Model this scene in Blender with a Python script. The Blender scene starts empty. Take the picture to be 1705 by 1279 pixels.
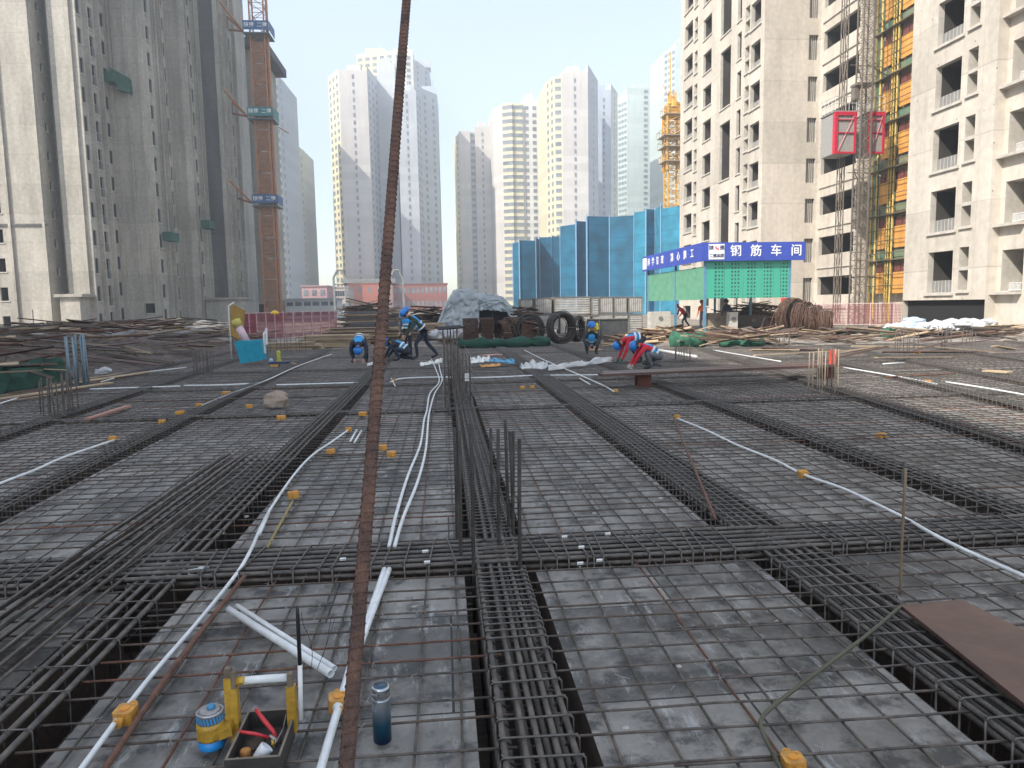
import bpy, bmesh, math, random
from mathutils import Vector, Matrix, noise as mnoise
R_ = math.radians
rnd = random.Random(7)
sc = bpy.context.scene
COL = sc.collection
# ---------------- camera ----------------
F_, YAW, PIT, ROLL, CH = 1215.0, 5.3, 6.15, -1.0, 1.6
PW, PH = 1705.0, 1279.0
RM = (Matrix.Rotation(R_(-YAW), 3, 'Z') @ Matrix.Rotation(R_(90-PIT), 3, 'X') @ Matrix.Rotation(R_(ROLL), 3, 'Z'))
CP = Vector((0, 0, CH))
cd = bpy.data.cameras.new('camera'); cam = bpy.data.objects.new('camera', cd); COL.objects.link(cam)
cd.sensor_width = 36; cd.lens = 36*F_/PW; cd.clip_start = 0.05; cd.clip_end = 3000
cam.matrix_world = Matrix.Translation(CP) @ RM.to_4x4()
sc.camera = cam
# ---------------- world, sun, exposure ----------------
SUN_EL, SUN_AZ = 42.0, 35.0      # sun stands left of and a little behind the camera
w = bpy.data.worlds.new('World'); sc.world = w; w.use_nodes = True
nt = w.node_tree; bg = nt.nodes['Background']
sk = nt.nodes.new('ShaderNodeTexSky'); sk.sky_type = 'NISHITA'; sk.sun_disc = False
sk.sun_elevation = R_(SUN_EL); sk.air_density = 1.0; sk.dust_density = 1.0; sk.ozone_density = 0.2
sdir = Vector((-math.cos(R_(SUN_AZ)), -math.sin(R_(SUN_AZ)), math.tan(R_(SUN_EL)))).normalized()
sk.sun_rotation = math.atan2(sdir.x, sdir.y)
hsv = nt.nodes.new('ShaderNodeHueSaturation'); hsv.inputs['Saturation'].default_value = .72; nt.links.new(sk.outputs[0], hsv.inputs['Color']); nt.links.new(hsv.outputs[0], bg.inputs[0]); bg.inputs[1].default_value = 0.15
sl = bpy.data.lights.new('sun', 'SUN'); sl.energy = 3.8; sl.angle = R_(0.5); sl.color = (1, .93, .83)
so = bpy.data.objects.new('sun', sl); COL.objects.link(so)
so.rotation_euler = (-sdir).to_track_quat('-Z', 'Y').to_euler(); so.location = (-60, -40, 80)
sc.view_settings.view_transform = 'Standard'; sc.view_settings.look = 'None'
sc.view_settings.exposure = 1.3; sc.view_settings.gamma = 1.0
# ---------------- pixel helpers (photo pixels -> real points) ----------------
def ray(px, py): return RM @ Vector(((px-PW/2)/F_, -(py-PH/2)/F_, -1.0))
def g(px, py, z=0.0):
    d = ray(px, py); return CP + d*((z-CH)/d.z)
def at(px, py, Y):
    d = ray(px, py); return CP + d*(Y/d.y)
def XX(px, Y): return at(px, 500, Y).x
def ZZ(px, py, Y): return at(px, py, Y).z
# ---------------- materials ----------------
MATS = {}
def mat(name, col, rough=.7, metal=0., var=.15, scale=6., bump=0., col2=None, bscale=None, streak=None, spec=.5, alpha=None, detail=5., coord='Object'):
    if name in MATS: return MATS[name]
    m = bpy.data.materials.new(name); m.use_nodes = True; n = m.node_tree.nodes; L = m.node_tree.links
    b = n['Principled BSDF']; b.inputs['Roughness'].default_value = rough; b.inputs['Metallic'].default_value = metal
    b.inputs['Specular IOR Level'].default_value = spec
    tc = n.new('ShaderNodeTexCoord'); src = tc.outputs[coord]
    if streak:
        mp = n.new('ShaderNodeMapping'); mp.inputs['Scale'].default_value = streak; L.new(src, mp.inputs[0]); src2 = mp.outputs[0]
    else: src2 = src
    nz = n.new('ShaderNodeTexNoise'); nz.inputs['Scale'].default_value = scale; nz.inputs['Detail'].default_value = detail
    nz.inputs['Roughness'].default_value = .6
    L.new(src2, nz.inputs['Vector'])
    cr = n.new('ShaderNodeValToRGB'); c2 = col2 or [c*(1-var) for c in col]; c1 = col if col2 else [min(1, c*(1+var)) for c in col]
    cr.color_ramp.elements[0].position = .35; cr.color_ramp.elements[1].position = .65
    cr.color_ramp.elements[0].color = (*c2, 1); cr.color_ramp.elements[1].color = (*c1, 1)
    L.new(nz.outputs[0], cr.inputs[0]); L.new(cr.outputs[0], b.inputs['Base Color'])
    if bump:
        n2 = n.new('ShaderNodeTexNoise'); n2.inputs['Scale'].default_value = bscale or scale*4; n2.inputs['Detail'].default_value = 4
        L.new(src, n2.inputs['Vector']); bp = n.new('ShaderNodeBump'); bp.inputs['Strength'].default_value = bump
        bp.inputs['Distance'].default_value = .02
        L.new(n2.outputs[0], bp.inputs['Height']); L.new(bp.outputs[0], b.inputs['Normal'])
    if alpha is not None: b.inputs['Alpha'].default_value = alpha
    MATS[name] = m; return m
def nodes_of(m): return m.node_tree.nodes, m.node_tree.links, m.node_tree.nodes['Principled BSDF']
def M_ribbed(name, colA, colB, sc_=1.0, ribs=True, rough=.62, metal=.25):
    """deformed bar steel: mill scale + rust, transverse ribs from object z / xy mix"""
    m = mat(name, colA, rough, metal, col2=colB, scale=9*sc_, bump=.25, bscale=160)
    return m
# deck plywood
def deck_material():
    m = bpy.data.materials.new('film_faced_plywood'); m.use_nodes = True; n, L, b = nodes_of(m)
    tc = n.new('ShaderNodeTexCoord')
    br = n.new('ShaderNodeTexBrick'); br.inputs['Scale'].default_value = 1.0; br.inputs['Brick Width'].default_value = 1.83
    br.inputs['Row Height'].default_value = .915; br.inputs['Mortar Size'].default_value = .006; br.inputs['Mortar Smooth'].default_value = .2
    br.inputs['Color1'].default_value = (.0, .0, .0, 1); br.inputs['Color2'].default_value = (1, 1, 1, 1); br.inputs['Mortar'].default_value = (.5, .5, .5, 1)
    br.offset = .35
    L.new(tc.outputs['Object'], br.inputs['Vector'])
    tone = n.new('ShaderNodeMix'); tone.data_type = 'RGBA'
    tone.inputs[6].default_value = (.078, .074, .067, 1); tone.inputs[7].default_value = (.225, .212, .190, 1)
    L.new(br.outputs['Color'], tone.inputs[0])
    # big cloudy dust
    nz = n.new('ShaderNodeTexNoise'); nz.inputs['Scale'].default_value = 1.7; nz.inputs['Detail'].default_value = 9; nz.inputs['Roughness'].default_value = .72
    L.new(tc.outputs['Object'], nz.inputs['Vector'])
    r1 = n.new('ShaderNodeValToRGB'); r1.color_ramp.elements[0].position = .44; r1.color_ramp.elements[1].position = .62
    L.new(nz.outputs[0], r1.inputs[0])
    d1 = n.new('ShaderNodeMix'); d1.data_type = 'RGBA'; d1.inputs[7].default_value = (.39, .37, .33, 1)
    mul = n.new('ShaderNodeMath'); mul.operation = 'MULTIPLY'; mul.inputs[1].default_value = .62; L.new(r1.outputs[0], mul.inputs[0])
    L.new(mul.outputs[0], d1.inputs[0]); L.new(tone.outputs[2], d1.inputs[6])
    # dark wet-looking patches
    nz2 = n.new('ShaderNodeTexNoise'); nz2.inputs['Scale'].default_value = 4.3; nz2.inputs['Detail'].default_value = 8; nz2.inputs['Roughness'].default_value = .7
    L.new(tc.outputs['Object'], nz2.inputs['Vector'])
    r2 = n.new('ShaderNodeValToRGB'); r2.color_ramp.elements[0].position = .50; r2.color_ramp.elements[1].position = .60
    L.new(nz2.outputs[0], r2.inputs[0]); mul2 = n.new('ShaderNodeMath'); mul2.operation = 'MULTIPLY'; mul2.inputs[1].default_value = .8; L.new(r2.outputs[0], mul2.inputs[0])
    d2 = n.new('ShaderNodeMix'); d2.data_type = 'RGBA'; d2.inputs[7].default_value = (.035, .034, .033, 1)
    L.new(mul2.outputs[0], d2.inputs[0]); L.new(d1.outputs[2], d2.inputs[6])
    # pale cement scrapes, stretched
    mp = n.new('ShaderNodeMapping'); mp.inputs['Scale'].default_value = (7, 1.6, 1); mp.inputs['Rotation'].default_value = (0, 0, .35); L.new(tc.outputs['Object'], mp.inputs[0])
    nz3 = n.new('ShaderNodeTexNoise'); nz3.inputs['Scale'].default_value = 1.6; nz3.inputs['Detail'].default_value = 12; nz3.inputs['Roughness'].default_value = .75; L.new(mp.outputs[0], nz3.inputs['Vector'])
    r3 = n.new('ShaderNodeValToRGB'); r3.color_ramp.elements[0].position = .56; r3.color_ramp.elements[1].position = .66
    L.new(nz3.outputs[0], r3.inputs[0]); mul3 = n.new('ShaderNodeMath'); mul3.operation = 'MULTIPLY'; mul3.inputs[1].default_value = .7; L.new(r3.outputs[0], mul3.inputs[0])
    d3 = n.new('ShaderNodeMix'); d3.data_type = 'RGBA'; d3.inputs[7].default_value = (.46, .47, .46, 1)
    L.new(mul3.outputs[0], d3.inputs[0]); L.new(d2.outputs[2], d3.inputs[6])
    # seams
    d4 = n.new('ShaderNodeMix'); d4.data_type = 'RGBA'; d4.inputs[7].default_value = (.02, .02, .02, 1)
    L.new(br.outputs['Fac'], d4.inputs[0]); L.new(d3.outputs[2], d4.inputs[6])
    L.new(d4.outputs[2], b.inputs['Base Color'])
    rr = n.new('ShaderNodeMapRange'); rr.inputs[3].default_value = .38; rr.inputs[4].default_value = .8; L.new(nz.outputs[0], rr.inputs[0]); L.new(rr.outputs[0], b.inputs['Roughness'])
    bp = n.new('ShaderNodeBump'); bp.inputs['Strength'].default_value = .25; bp.inputs['Distance'].default_value = .01; L.new(nz3.outputs[0], bp.inputs['Height']); L.new(bp.outputs[0], b.inputs['Normal'])
    return m
def concrete(name, base, storey=2.9, warm=1.0, dirt=.5, board=1.2, tie=True):
    m = bpy.data.materials.new(name); m.use_nodes = True; n, L, b = nodes_of(m); b.inputs['Roughness'].default_value = .9
    b.inputs['Specular IOR Level'].default_value = .2
    tc = n.new('ShaderNodeTexCoord'); o = tc.outputs['Object']
    sx = n.new('ShaderNodeSeparateXYZ'); L.new(o, sx.inputs[0])
    # large vertical streaking
    mp = n.new('ShaderNodeMapping'); mp.inputs['Scale'].default_value = (1, 1, .22); L.new(o, mp.inputs[0])
    nz = n.new('ShaderNodeTexNoise'); nz.inputs['Scale'].default_value = .55; nz.inputs['Detail'].default_value = 9; nz.inputs['Roughness'].default_value = .65; L.new(mp.outputs[0], nz.inputs['Vector'])
    cr = n.new('ShaderNodeValToRGB'); e = cr.color_ramp.elements; e[0].position = .3; e[1].position = .68
    e[0].color = (*[c*(1-.42*dirt) for c in base], 1); e[1].color = (*[min(1, c*1.12) for c in base], 1); L.new(nz.outputs[0], cr.inputs[0])
    nb = n.new('ShaderNodeTexNoise'); nb.inputs['Scale'].default_value = 3.; nb.inputs['Detail'].default_value = 6; L.new(o, nb.inputs['Vector'])
    r2 = n.new('ShaderNodeMapRange'); r2.inputs[1].default_value = .3; r2.inputs[2].default_value = .7; r2.inputs[3].default_value = 1-.22*dirt; r2.inputs[4].default_value = 1.06; L.new(nb.outputs[0], r2.inputs[0])
    mx = n.new('ShaderNodeMix'); mx.data_type = 'RGBA'; mx.blend_type = 'MULTIPLY'; mx.inputs[0].default_value = 1; L.new(cr.outputs[0], mx.inputs[6]); L.new(r2.outputs[0], mx.inputs[7])
    # lift-by-lift tone: each storey pour differs
    dv = n.new('ShaderNodeMath'); dv.operation = 'DIVIDE'; dv.inputs[1].default_value = storey; L.new(sx.outputs[2], dv.inputs[0])
    fl = n.new('ShaderNodeMath'); fl.operation = 'FLOOR'; L.new(dv.outputs[0], fl.inputs[0])
    wn = n.new('ShaderNodeTexWhiteNoise'); wn.noise_dimensions = '1D'; L.new(fl.outputs[0], wn.inputs[1])
    r3 = n.new('ShaderNodeMapRange'); r3.inputs[3].default_value = .9; r3.inputs[4].default_value = 1.05; L.new(wn.outputs[0], r3.inputs[0])
    mx2 = n.new('ShaderNodeMix'); mx2.data_type = 'RGBA'; mx2.blend_type = 'MULTIPLY'; mx2.inputs[0].default_value = 1; L.new(mx.outputs[2], mx2.inputs[6]); L.new(r3.outputs[0], mx2.inputs[7])
    # joint line at each storey + form board seams
    fr = n.new('ShaderNodeMath'); fr.operation = 'FRACT'; L.new(dv.outputs[0], fr.inputs[0])
    lt = n.new('ShaderNodeMath'); lt.operation = 'LESS_THAN'; lt.inputs[1].default_value = .018; L.new(fr.outputs[0], lt.inputs[0])
    ad = n.new('ShaderNodeMath'); ad.operation = 'ADD'; L.new(sx.outputs[0], ad.inputs[0]); L.new(sx.outputs[1], ad.inputs[1])
    d2 = n.new('ShaderNodeMath'); d2.operation = 'DIVIDE'; d2.inputs[1].default_value = board; L.new(ad.outputs[0], d2.inputs[0])
    f2 = n.new('ShaderNodeMath'); f2.operation = 'FRACT'; L.new(d2.outputs[0], f2.inputs[0])
    l2 = n.new('ShaderNodeMath'); l2.operation = 'LESS_THAN'; l2.inputs[1].default_value = .02; L.new(f2.outputs[0], l2.inputs[0])
    mm = n.new('ShaderNodeMath'); mm.operation = 'MAXIMUM'; L.new(lt.outputs[0], mm.inputs[0]); L.new(l2.outputs[0], mm.inputs[1])
    ms = n.new('ShaderNodeMath'); ms.operation = 'MULTIPLY'; ms.inputs[1].default_value = .22; L.new(mm.outputs[0], ms.inputs[0])
    last = ms
    if tie:   # formwork tie holes: dots on a grid
        vo = n.new('ShaderNodeTexVoronoi'); vo.inputs['Scale'].default_value = 1.35; vo.inputs['Randomness'].default_value = .35; L.new(o, vo.inputs['Vector'])
        l3 = n.new('ShaderNodeMath'); l3.operation = 'LESS_THAN'; l3.inputs[1].default_value = .055; L.new(vo.outputs[0], l3.inputs[0])
        m3 = n.new('ShaderNodeMath'); m3.operation = 'MULTIPLY'; m3.inputs[1].default_value = .6; L.new(l3.outputs[0], m3.inputs[0])
        last = n.new('ShaderNodeMath'); last.operation = 'MAXIMUM'; L.new(ms.outputs[0], last.inputs[0]); L.new(m3.outputs[0], last.inputs[1])
    mx3 = n.new('ShaderNodeMix'); mx3.data_type = 'RGBA'; mx3.inputs[7].default_value = (.05, .048, .045, 1); L.new(last.outputs[0], mx3.inputs[0]); L.new(mx2.outputs[2], mx3.inputs[6])
    L.new(mx3.outputs[2], b.inputs['Base Color'])
    bp = n.new('ShaderNodeBump'); bp.inputs['Strength'].default_value = .3; bp.inputs['Distance'].default_value = .03; L.new(nb.outputs[0], bp.inputs['Height']); L.new(bp.outputs[0], b.inputs['Normal'])
    return m
deckM = deck_material()
steelM = mat('dark_bar_steel', (.15, .122, .10), .6, .1, col2=(.055, .047, .042), scale=14, bump=.3, bscale=150)
steelB = mat('mill_scale_bar_steel', (.17, .15, .13), .5, .25, col2=(.07, .064, .058), scale=10, bump=.35, bscale=170)
rustM = mat('rusty_bar_steel', (.20, .095, .06), .75, .1, col2=(.10, .05, .035), scale=12, bump=.4, bscale=180)
stirM = mat('stirrup_steel', (.16, .15, .135), .5, .4, col2=(.08, .072, .066), scale=20)
wireM = mat('galvanised_tie_wire', (.33, .32, .30), .45, .5, scale=30)
pvcM = mat('white_pvc', (.78, .80, .80), .38, 0, var=.06, scale=9, col2=(.62, .64, .63))
orgM = mat('orange_plastic', (.66, .32, .045), .5, 0, scale=25, col2=(.42, .21, .05))
woodM = mat('rough_plywood_edge', (.07, .05, .035), .85, var=.3, scale=5, streak=(1, 8, 8))
tanW = mat('weathered_timber', (.33, .25, .17), .85, col2=(.17, .12, .08), scale=3, streak=(.6, .6, 5))
paleW = mat('pale_timber', (.50, .38, .24), .8, col2=(.33, .24, .15), scale=3, streak=(.6, .6, 5))
redW = mat('red_film_plywood', (.12, .062, .048), .45, col2=(.065, .038, .032), scale=4, bump=.1)
groundM = mat('dusty_ground', (.27, .235, .19), .95, col2=(.15, .13, .11), scale=.6, bump=.5, bscale=3, detail=10)
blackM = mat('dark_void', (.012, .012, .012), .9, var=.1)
shadeIn = mat('shaded_interior', (.05, .045, .04), .9, var=.3, scale=1)  # room shade put into the wall colour behind openings
capM = mat('grey_render', (.33, .32, .30), .9)
whiteM = mat('white_paint', (.75, .75, .73), .5, var=.08)
blueV = mat('blue_vest_fabric', (.04, .36, .74), .75, col2=(.025, .24, .56), scale=14, bump=.3)
blueH = mat('blue_hard_hat', (.02, .20, .60), .3, var=.08)
reflM = mat('reflective_tape', (.68, .70, .66), .35)
skinM = mat('skin', (.45, .25, .17), .55, var=.08, scale=30)
navyM = mat('navy_cloth', (.022, .028, .045), .85, var=.3, scale=18, bump=.3)
redC = mat('red_cloth', (.55, .02, .04), .8, var=.2, scale=18, bump=.3)
greyC = mat('grey_cloth', (.12, .12, .13), .85, var=.3, scale=18, bump=.3)
greenC = mat('olive_cloth', (.045, .065, .045), .85, var=.3, scale=18, bump=.3)
shoeM = mat('shoe_rubber', (.03, .03, .03), .7)
tanGl = mat('cotton_glove', (.50, .46, .40), .9)
hairM = mat('black_hair', (.015, .012, .01), .6)
# ---------------- mesh builder ----------------
class MB:
    def __init__(s): s.v, s.f, s.m = [], [], []
    def add(s, vs, fs, mi=0):
        o = len(s.v); s.v += [Vector(a) for a in vs]; s.f += [[o+i for i in f] for f in fs]; s.m += [mi]*len(fs); return s
    def box(s, x0, x1, y0, y1, z0, z1, mi=0):
        return s.add([(x0, y0, z0), (x1, y0, z0), (x1, y1, z0), (x0, y1, z0), (x0, y0, z1), (x1, y0, z1), (x1, y1, z1), (x0, y1, z1)],
                     [(0, 3, 2, 1), (4, 5, 6, 7), (0, 1, 5, 4), (1, 2, 6, 5), (2, 3, 7, 6), (3, 0, 4, 7)], mi)
    def obox(s, c, u, v, w_, mi=0):      # centre and three half-axes
        c, u, v, w_ = Vector(c), Vector(u), Vector(v), Vector(w_)
        P = [c+a*u+b*v+d*w_ for d in (-1, 1) for a, b in ((-1, -1), (1, -1), (1, 1), (-1, 1))]
        return s.add(P, [(0, 3, 2, 1), (4, 5, 6, 7), (0, 1, 5, 4), (1, 2, 6, 5), (2, 3, 7, 6), (3, 0, 4, 7)], mi)
    def beam(s, a, b, wd, ht, mi=0, up=(0, 0, 1)):
        a, b = Vector(a), Vector(b); d = b-a; u = d.normalized(); upv = Vector(up)
        if abs(u.dot(upv)) > .99: upv = Vector((1, 0, 0))
        r = u.cross(upv).normalized(); t = r.cross(u)
        return s.obox((a+b)/2, d/2, r*wd/2, t*ht/2, mi)
    def tube(s, pts, r, n=6, mi=0, cap=True, hollow=0):
        pts = [Vector(p) for p in pts]; k = len(pts); o = len(s.v)
        rs = r if isinstance(r, (list, tuple)) else [r]*k
        t0 = (pts[1]-pts[0]).normalized(); ref = Vector((0, 0, 1)) if abs(t0.z) < .9 else Vector((1, 0, 0))
        nrm = (ref - t0*ref.dot(t0)).normalized()
        for i, p in enumerate(pts):
            t = (pts[min(i+1, k-1)]-pts[max(i-1, 0)]).normalized()
            nrm = (nrm - t*nrm.dot(t)); nrm = nrm.normalized() if nrm.length > 1e-6 else t.orthogonal().normalized()
            b = t.cross(nrm)
            for j in range(n):
                a = 2*math.pi*j/n; s.v.append(p + (nrm*math.cos(a)+b*math.sin(a))*rs[i])
        for i in range(k-1):
            for j in range(n):
                s.f.append([o+i*n+j, o+i*n+(j+1) % n, o+(i+1)*n+(j+1) % n, o+(i+1)*n+j]); s.m.append(mi)
        if cap:
            s.f.append([o+j for j in range(n)][::-1]); s.f.append([o+(k-1)*n+j for j in range(n)]); s.m += [mi, mi]
        return s
    def lathe(s, c, prof, n=20, mi=0, axis=None, cap=True):
        """profile of (radius, height[, mi]) round z through c"""
        o = len(s.v); c = Vector(c); k = len(prof); q = Vector((0, 0, 1)).rotation_difference(Vector(axis)) if axis else None
        for p in prof:
            for j in range(n):
                a = 2*math.pi*j/n; d = Vector((p[0]*math.cos(a), p[0]*math.sin(a), p[1]))
                s.v.append(c + (q @ d if q else d))
        for i in range(k-1):
            m = prof[i][2] if len(prof[i]) > 2 else mi
            for j in range(n):
                s.f.append([o+i*n+j, o+i*n+(j+1) % n, o+(i+1)*n+(j+1) % n, o+(i+1)*n+j]); s.m.append(m)
        if cap:
            s.f.append([o+j for j in range(n)][::-1]); s.f.append([o+(k-1)*n+j for j in range(n)]); s.m += [prof[0][2] if len(prof[0]) > 2 else mi, prof[-1][2] if len(prof[-1]) > 2 else mi]
        return s
    def build(s, name, mats, parent=None, smooth=False, origin=None):
        me = bpy.data.meshes.new(name)
        og = Vector(origin) if origin is not None else (ORG.get(parent.name, Vector()) if parent else Vector())
        me.from_pydata([tuple(v-og) for v in s.v], [], s.f)
        for m in (mats if isinstance(mats, (list, tuple)) else [mats]): me.materials.append(m)
        if isinstance(mats, (list, tuple)) and len(mats) > 1: me.polygons.foreach_set('material_index', s.m)
        if smooth: me.polygons.foreach_set('use_smooth', [True]*len(me.polygons))
        me.update()
        o = bpy.data.objects.new(name, me); COL.objects.link(o)
        if parent: o.parent = parent; ORG[o.name] = og
        else: o.location = og; ORG[o.name] = og
        return o
ORG = {}
def tag(o, label, cat, group=None, kind=None):
    if label: o['label'] = label
    if cat: o['category'] = cat
    if group: o['group'] = group
    if kind: o['kind'] = kind
    return o
def thing(name, label, cat, loc, group=None):
    o = bpy.data.objects.new(name, None); COL.objects.link(o); o.location = loc; o.empty_display_size = .2
    ORG[o.name] = Vector(loc); return tag(o, label, cat, group)
def kids(o): return [c for c in bpy.data.objects if c.parent == o]
CH_CACHE = {}
def copy_tree(o, loc=None, rz=None, label=None, parent=None, scale=None):
    c = o.copy(); COL.objects.link(c)
    if parent: c.parent = parent
    if loc is not None: c.location = loc
    if rz is not None: c.rotation_euler = (0, 0, rz)
    if label: c['label'] = label
    if scale: c.scale = scale
    if o.name not in CH_CACHE: CH_CACHE[o.name] = kids(o)
    for k in CH_CACHE[o.name]: copy_tree(k, parent=c)
    return c
def struct(mb, name, mats): return tag(mb.build(name, mats), None, None, kind='structure')
J = lambda a: rnd.uniform(-a, a)
# ================= SETTING: ground, deck =================
# beam lines of the deck: (a, b, width): centre X = a + b*Y
LINES = [(-8.0, 0, .3), (-5.15, -.062, .34), (-3.42, -.036, .32), (-1.66, -.004, .36), (.30, 0, .37), (2.13, 0, .46), (4.08, .008, .34), (4.95, .155, .34), (6.15, .215, .32), (7.75, .23, .34), (9.9, .26, .3), (12.5, .30, .3)]
ROWS = [(-1.4, 4.22), (4.74, 11.05), (11.25, 14.95), (15.15, 19.1), (19.3, 23.9), (24.1, 29.0)]
YEND = 29.0
def lx(i, Y): return LINES[i][0] + LINES[i][1]*Y
deck = MB()
BAYS = []
for i in range(len(LINES)-1):
    for j, (y0, y1) in enumerate(ROWS):
        if i >= 7 and j == 5: continue
        wa, wb = LINES[i][2]/2+.03, LINES[i+1][2]/2+.03
        P = [(lx(i, y0)+wa, y0), (lx(i+1, y0)-wb, y0), (lx(i+1, y1)-wb, y1), (lx(i, y1)+wa, y1)]
        if P[1][0]-P[0][0] < .15: continue
        o = [(x, y, 0) for x, y in P] + [(x, y, -.62) for x, y in P]
        deck.add(o, [(0, 1, 2, 3)], 0); deck.add(o, [(0, 4, 5, 1), (1, 5, 6, 2), (2, 6, 7, 3), (3, 7, 4, 0)], 1)
        BAYS.append((i, j))
deck.add([(-8.6, -1.6, -.6), (24, -1.6, -.6), (24, 29.6, -.6), (-8.6, 29.6, -.6)], [(0, 1, 2, 3)], 1)
struct(deck, 'formwork_deck', [deckM, woodM])
gr = MB()
B = 2500
for x0, x1, y0, y1 in ((-B, -8.25, -B, B), (-8.25, 24, YEND+.0, B), (-8.25, 24, -B, -1.45), (24, B, -B, B)):
    gr.add([(x0, y0, -.02), (x1, y0, -.02), (x1, y1, -.02), (x0, y1, -.02)], [(0, 1, 2, 3)])
gr.box(-8.25, 24, YEND, YEND+.3, -.7, -.025); gr.box(-8.55, -8.25, -1.5, YEND, -.7, -.025)
gr.add([(13.2, 24.0, -.021), (24, 24.0, -.021), (24, 29, -.021), (13.2, 29, -.021)], [(0, 1, 2, 3)])
struct(gr, 'ground', [groundM])
# ================= REBAR MESH =================
colname = ['far left edge bay', 'third bay left of centre', 'second bay left of centre', 'first bay left of centre', 'first bay right of centre', 'second bay right of centre', 'third bay right of centre', 'fourth bay right of centre', 'fifth bay right of centre', 'sixth bay right of centre', 'far right edge bay']
rowname = ['nearest row', 'second row from the camera', 'third row', 'fourth row', 'fifth row near the workers', 'last row by the green net']
def bar(mb, a, b, r, n=6, wob=.004, seg=.5, mi=0):
    a, b = Vector(a), Vector(b); L = (b-a).length; k = max(2, int(L/seg)+1)
    p = [a.lerp(b, t/k)+Vector((J(wob), J(wob), J(wob*.6))) for t in range(k+1)]
    return mb.tube(p, r, n, mi)
SP = .172
steelW = mat('brown_bar_steel', (.13, .095, .07), .7, .1, col2=(.06, .045, .037), scale=11, bump=.3, bscale=150)
ties = MB()
for i, j in BAYS:
    y0, y1 = ROWS[j]; wa, wb = LINES[i][2]/2+.03, LINES[i+1][2]/2+.03
    near = (j <= 1 and 1 <= i <= 7) or (j == 2 and 1 <= i <= 6)
    if j == 0 and (i < 1 or i > 8): continue
    ym = (y0+y1)/2
    loc = ((lx(i, ym)+lx(i+1, ym))/2, ym, 0)
    lab = 'rebar mesh over the %s, %s' % (colname[i], rowname[j])
    if near: root = thing('rebar_mesh', lab, 'rebar mesh', loc, 'rebar mats tied over the formwork bays')
    m_all = MB()
    ya = max(y0, 1.2) if j == 0 else y0
    wmid = (lx(i+1, ym)-lx(i, ym))-wa-wb
    nl = max(2, round(wmid/SP)); n = 6 if j < 2 else (4 if j < 4 else 3)
    rr_ = .0058 if j < 2 else .0054
    for k in range(nl):
        t = (k+.5)/nl + J(.2/nl)
        def px_(Y): return lx(i, Y)+wa + t*(lx(i+1, Y)-wb-lx(i, Y)-wa)
        a = (px_(ya), ya-.12, .022); b = (px_(y1), y1+.12, .022)
        mb = MB() if near else m_all
        bar(mb, a, b, rr_, n, .006 if near else .008, .45 if near else 1.5)
        if near: mb.build('lengthwise_bar', [rustM if rnd.random() < .04 else steelM], root, True)
    nc = round((y1-ya)/SP)
    for k in range(nc):
        Y = ya + (k+.5)*(y1-ya)/nc + J(.018); dy = J(.03)
        a = (lx(i, Y)+wa-.10-rnd.random()*.06, Y, .034); b = (lx(i+1, Y)-wb+.10+rnd.random()*.06, Y+dy, .034)
        mb = MB() if near else m_all
        bar(mb, a, b, rr_, n, .004 if near else .006, .4 if near else 1.5)
        if near and rnd.random() < .14: u0 = rnd.uniform(0, .5); A_, B_ = Vector(a).lerp(Vector(b), u0), Vector(a).lerp(Vector(b), min(1, u0+rnd.uniform(.25, .5))); off = Vector((0, rnd.choice([-.013, .013]), .001)); bar(mb, A_+off, B_+off+Vector((0, J(.008), 0)), rr_, n, .003, .4)
        if near: mb.build('cross_bar', [rustM if rnd.random() < .05 else (steelM if rnd.random() < .7 else steelW)], root, True)
        if near and j < 2:
            for q in range(nl):
                if rnd.random() < .45:
                    t = (q+.5)/nl; x = lx(i, Y)+wa + t*(lx(i+1, Y)-wb-lx(i, Y)-wa)
                    an = rnd.random()*6.28; l_ = rnd.uniform(.012, .03)
                    d = Vector((math.cos(an), math.sin(an), .5))*l_
                    c = Vector((x, Y, .038)); ties.tube([c-Vector((.008, .008, .012)), c+Vector((0, 0, .006)), c+d], .0014, 3)
                    ties.tube([c+Vector((.008, -.008, -.008)), c+Vector((0, 0, .007)), c+Vector((-d.y, d.x, d.z))], .0014, 3)
    if not near:
        o = m_all.build('rebar_mesh', [steelM], None, False, loc); tag(o, lab, 'rebar mesh', 'rebar mats tied over the formwork bays')
rw = random.Random(44)
for q in range(260):
    i = rw.choice([2, 3, 3, 4, 4, 4, 5, 5]); y = 1.8+6*rw.random()**1.6
    if 4.15 < y < 4.8: continue
    wa = LINES[i][2]/2+.05; wb = LINES[i+1][2]/2+.05; x = rw.uniform(lx(i, y)+wa, lx(i+1, y)-wb); a = rw.random()*6.28; l_ = rw.uniform(.015, .06)
    ties.tube([(x, y, .004), (x+math.cos(a)*l_, y+math.sin(a)*l_, .012+.01*rw.random()), (x+math.cos(a+.9)*l_*1.5, y+math.sin(a+.9)*l_*1.5, .004)], .0013, 3)
tag(ties.build('tie_wire', [wireM]), 'short twisted ends of tie wire at the crossings of the near rebar', 'tie wire', kind='stuff')
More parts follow.
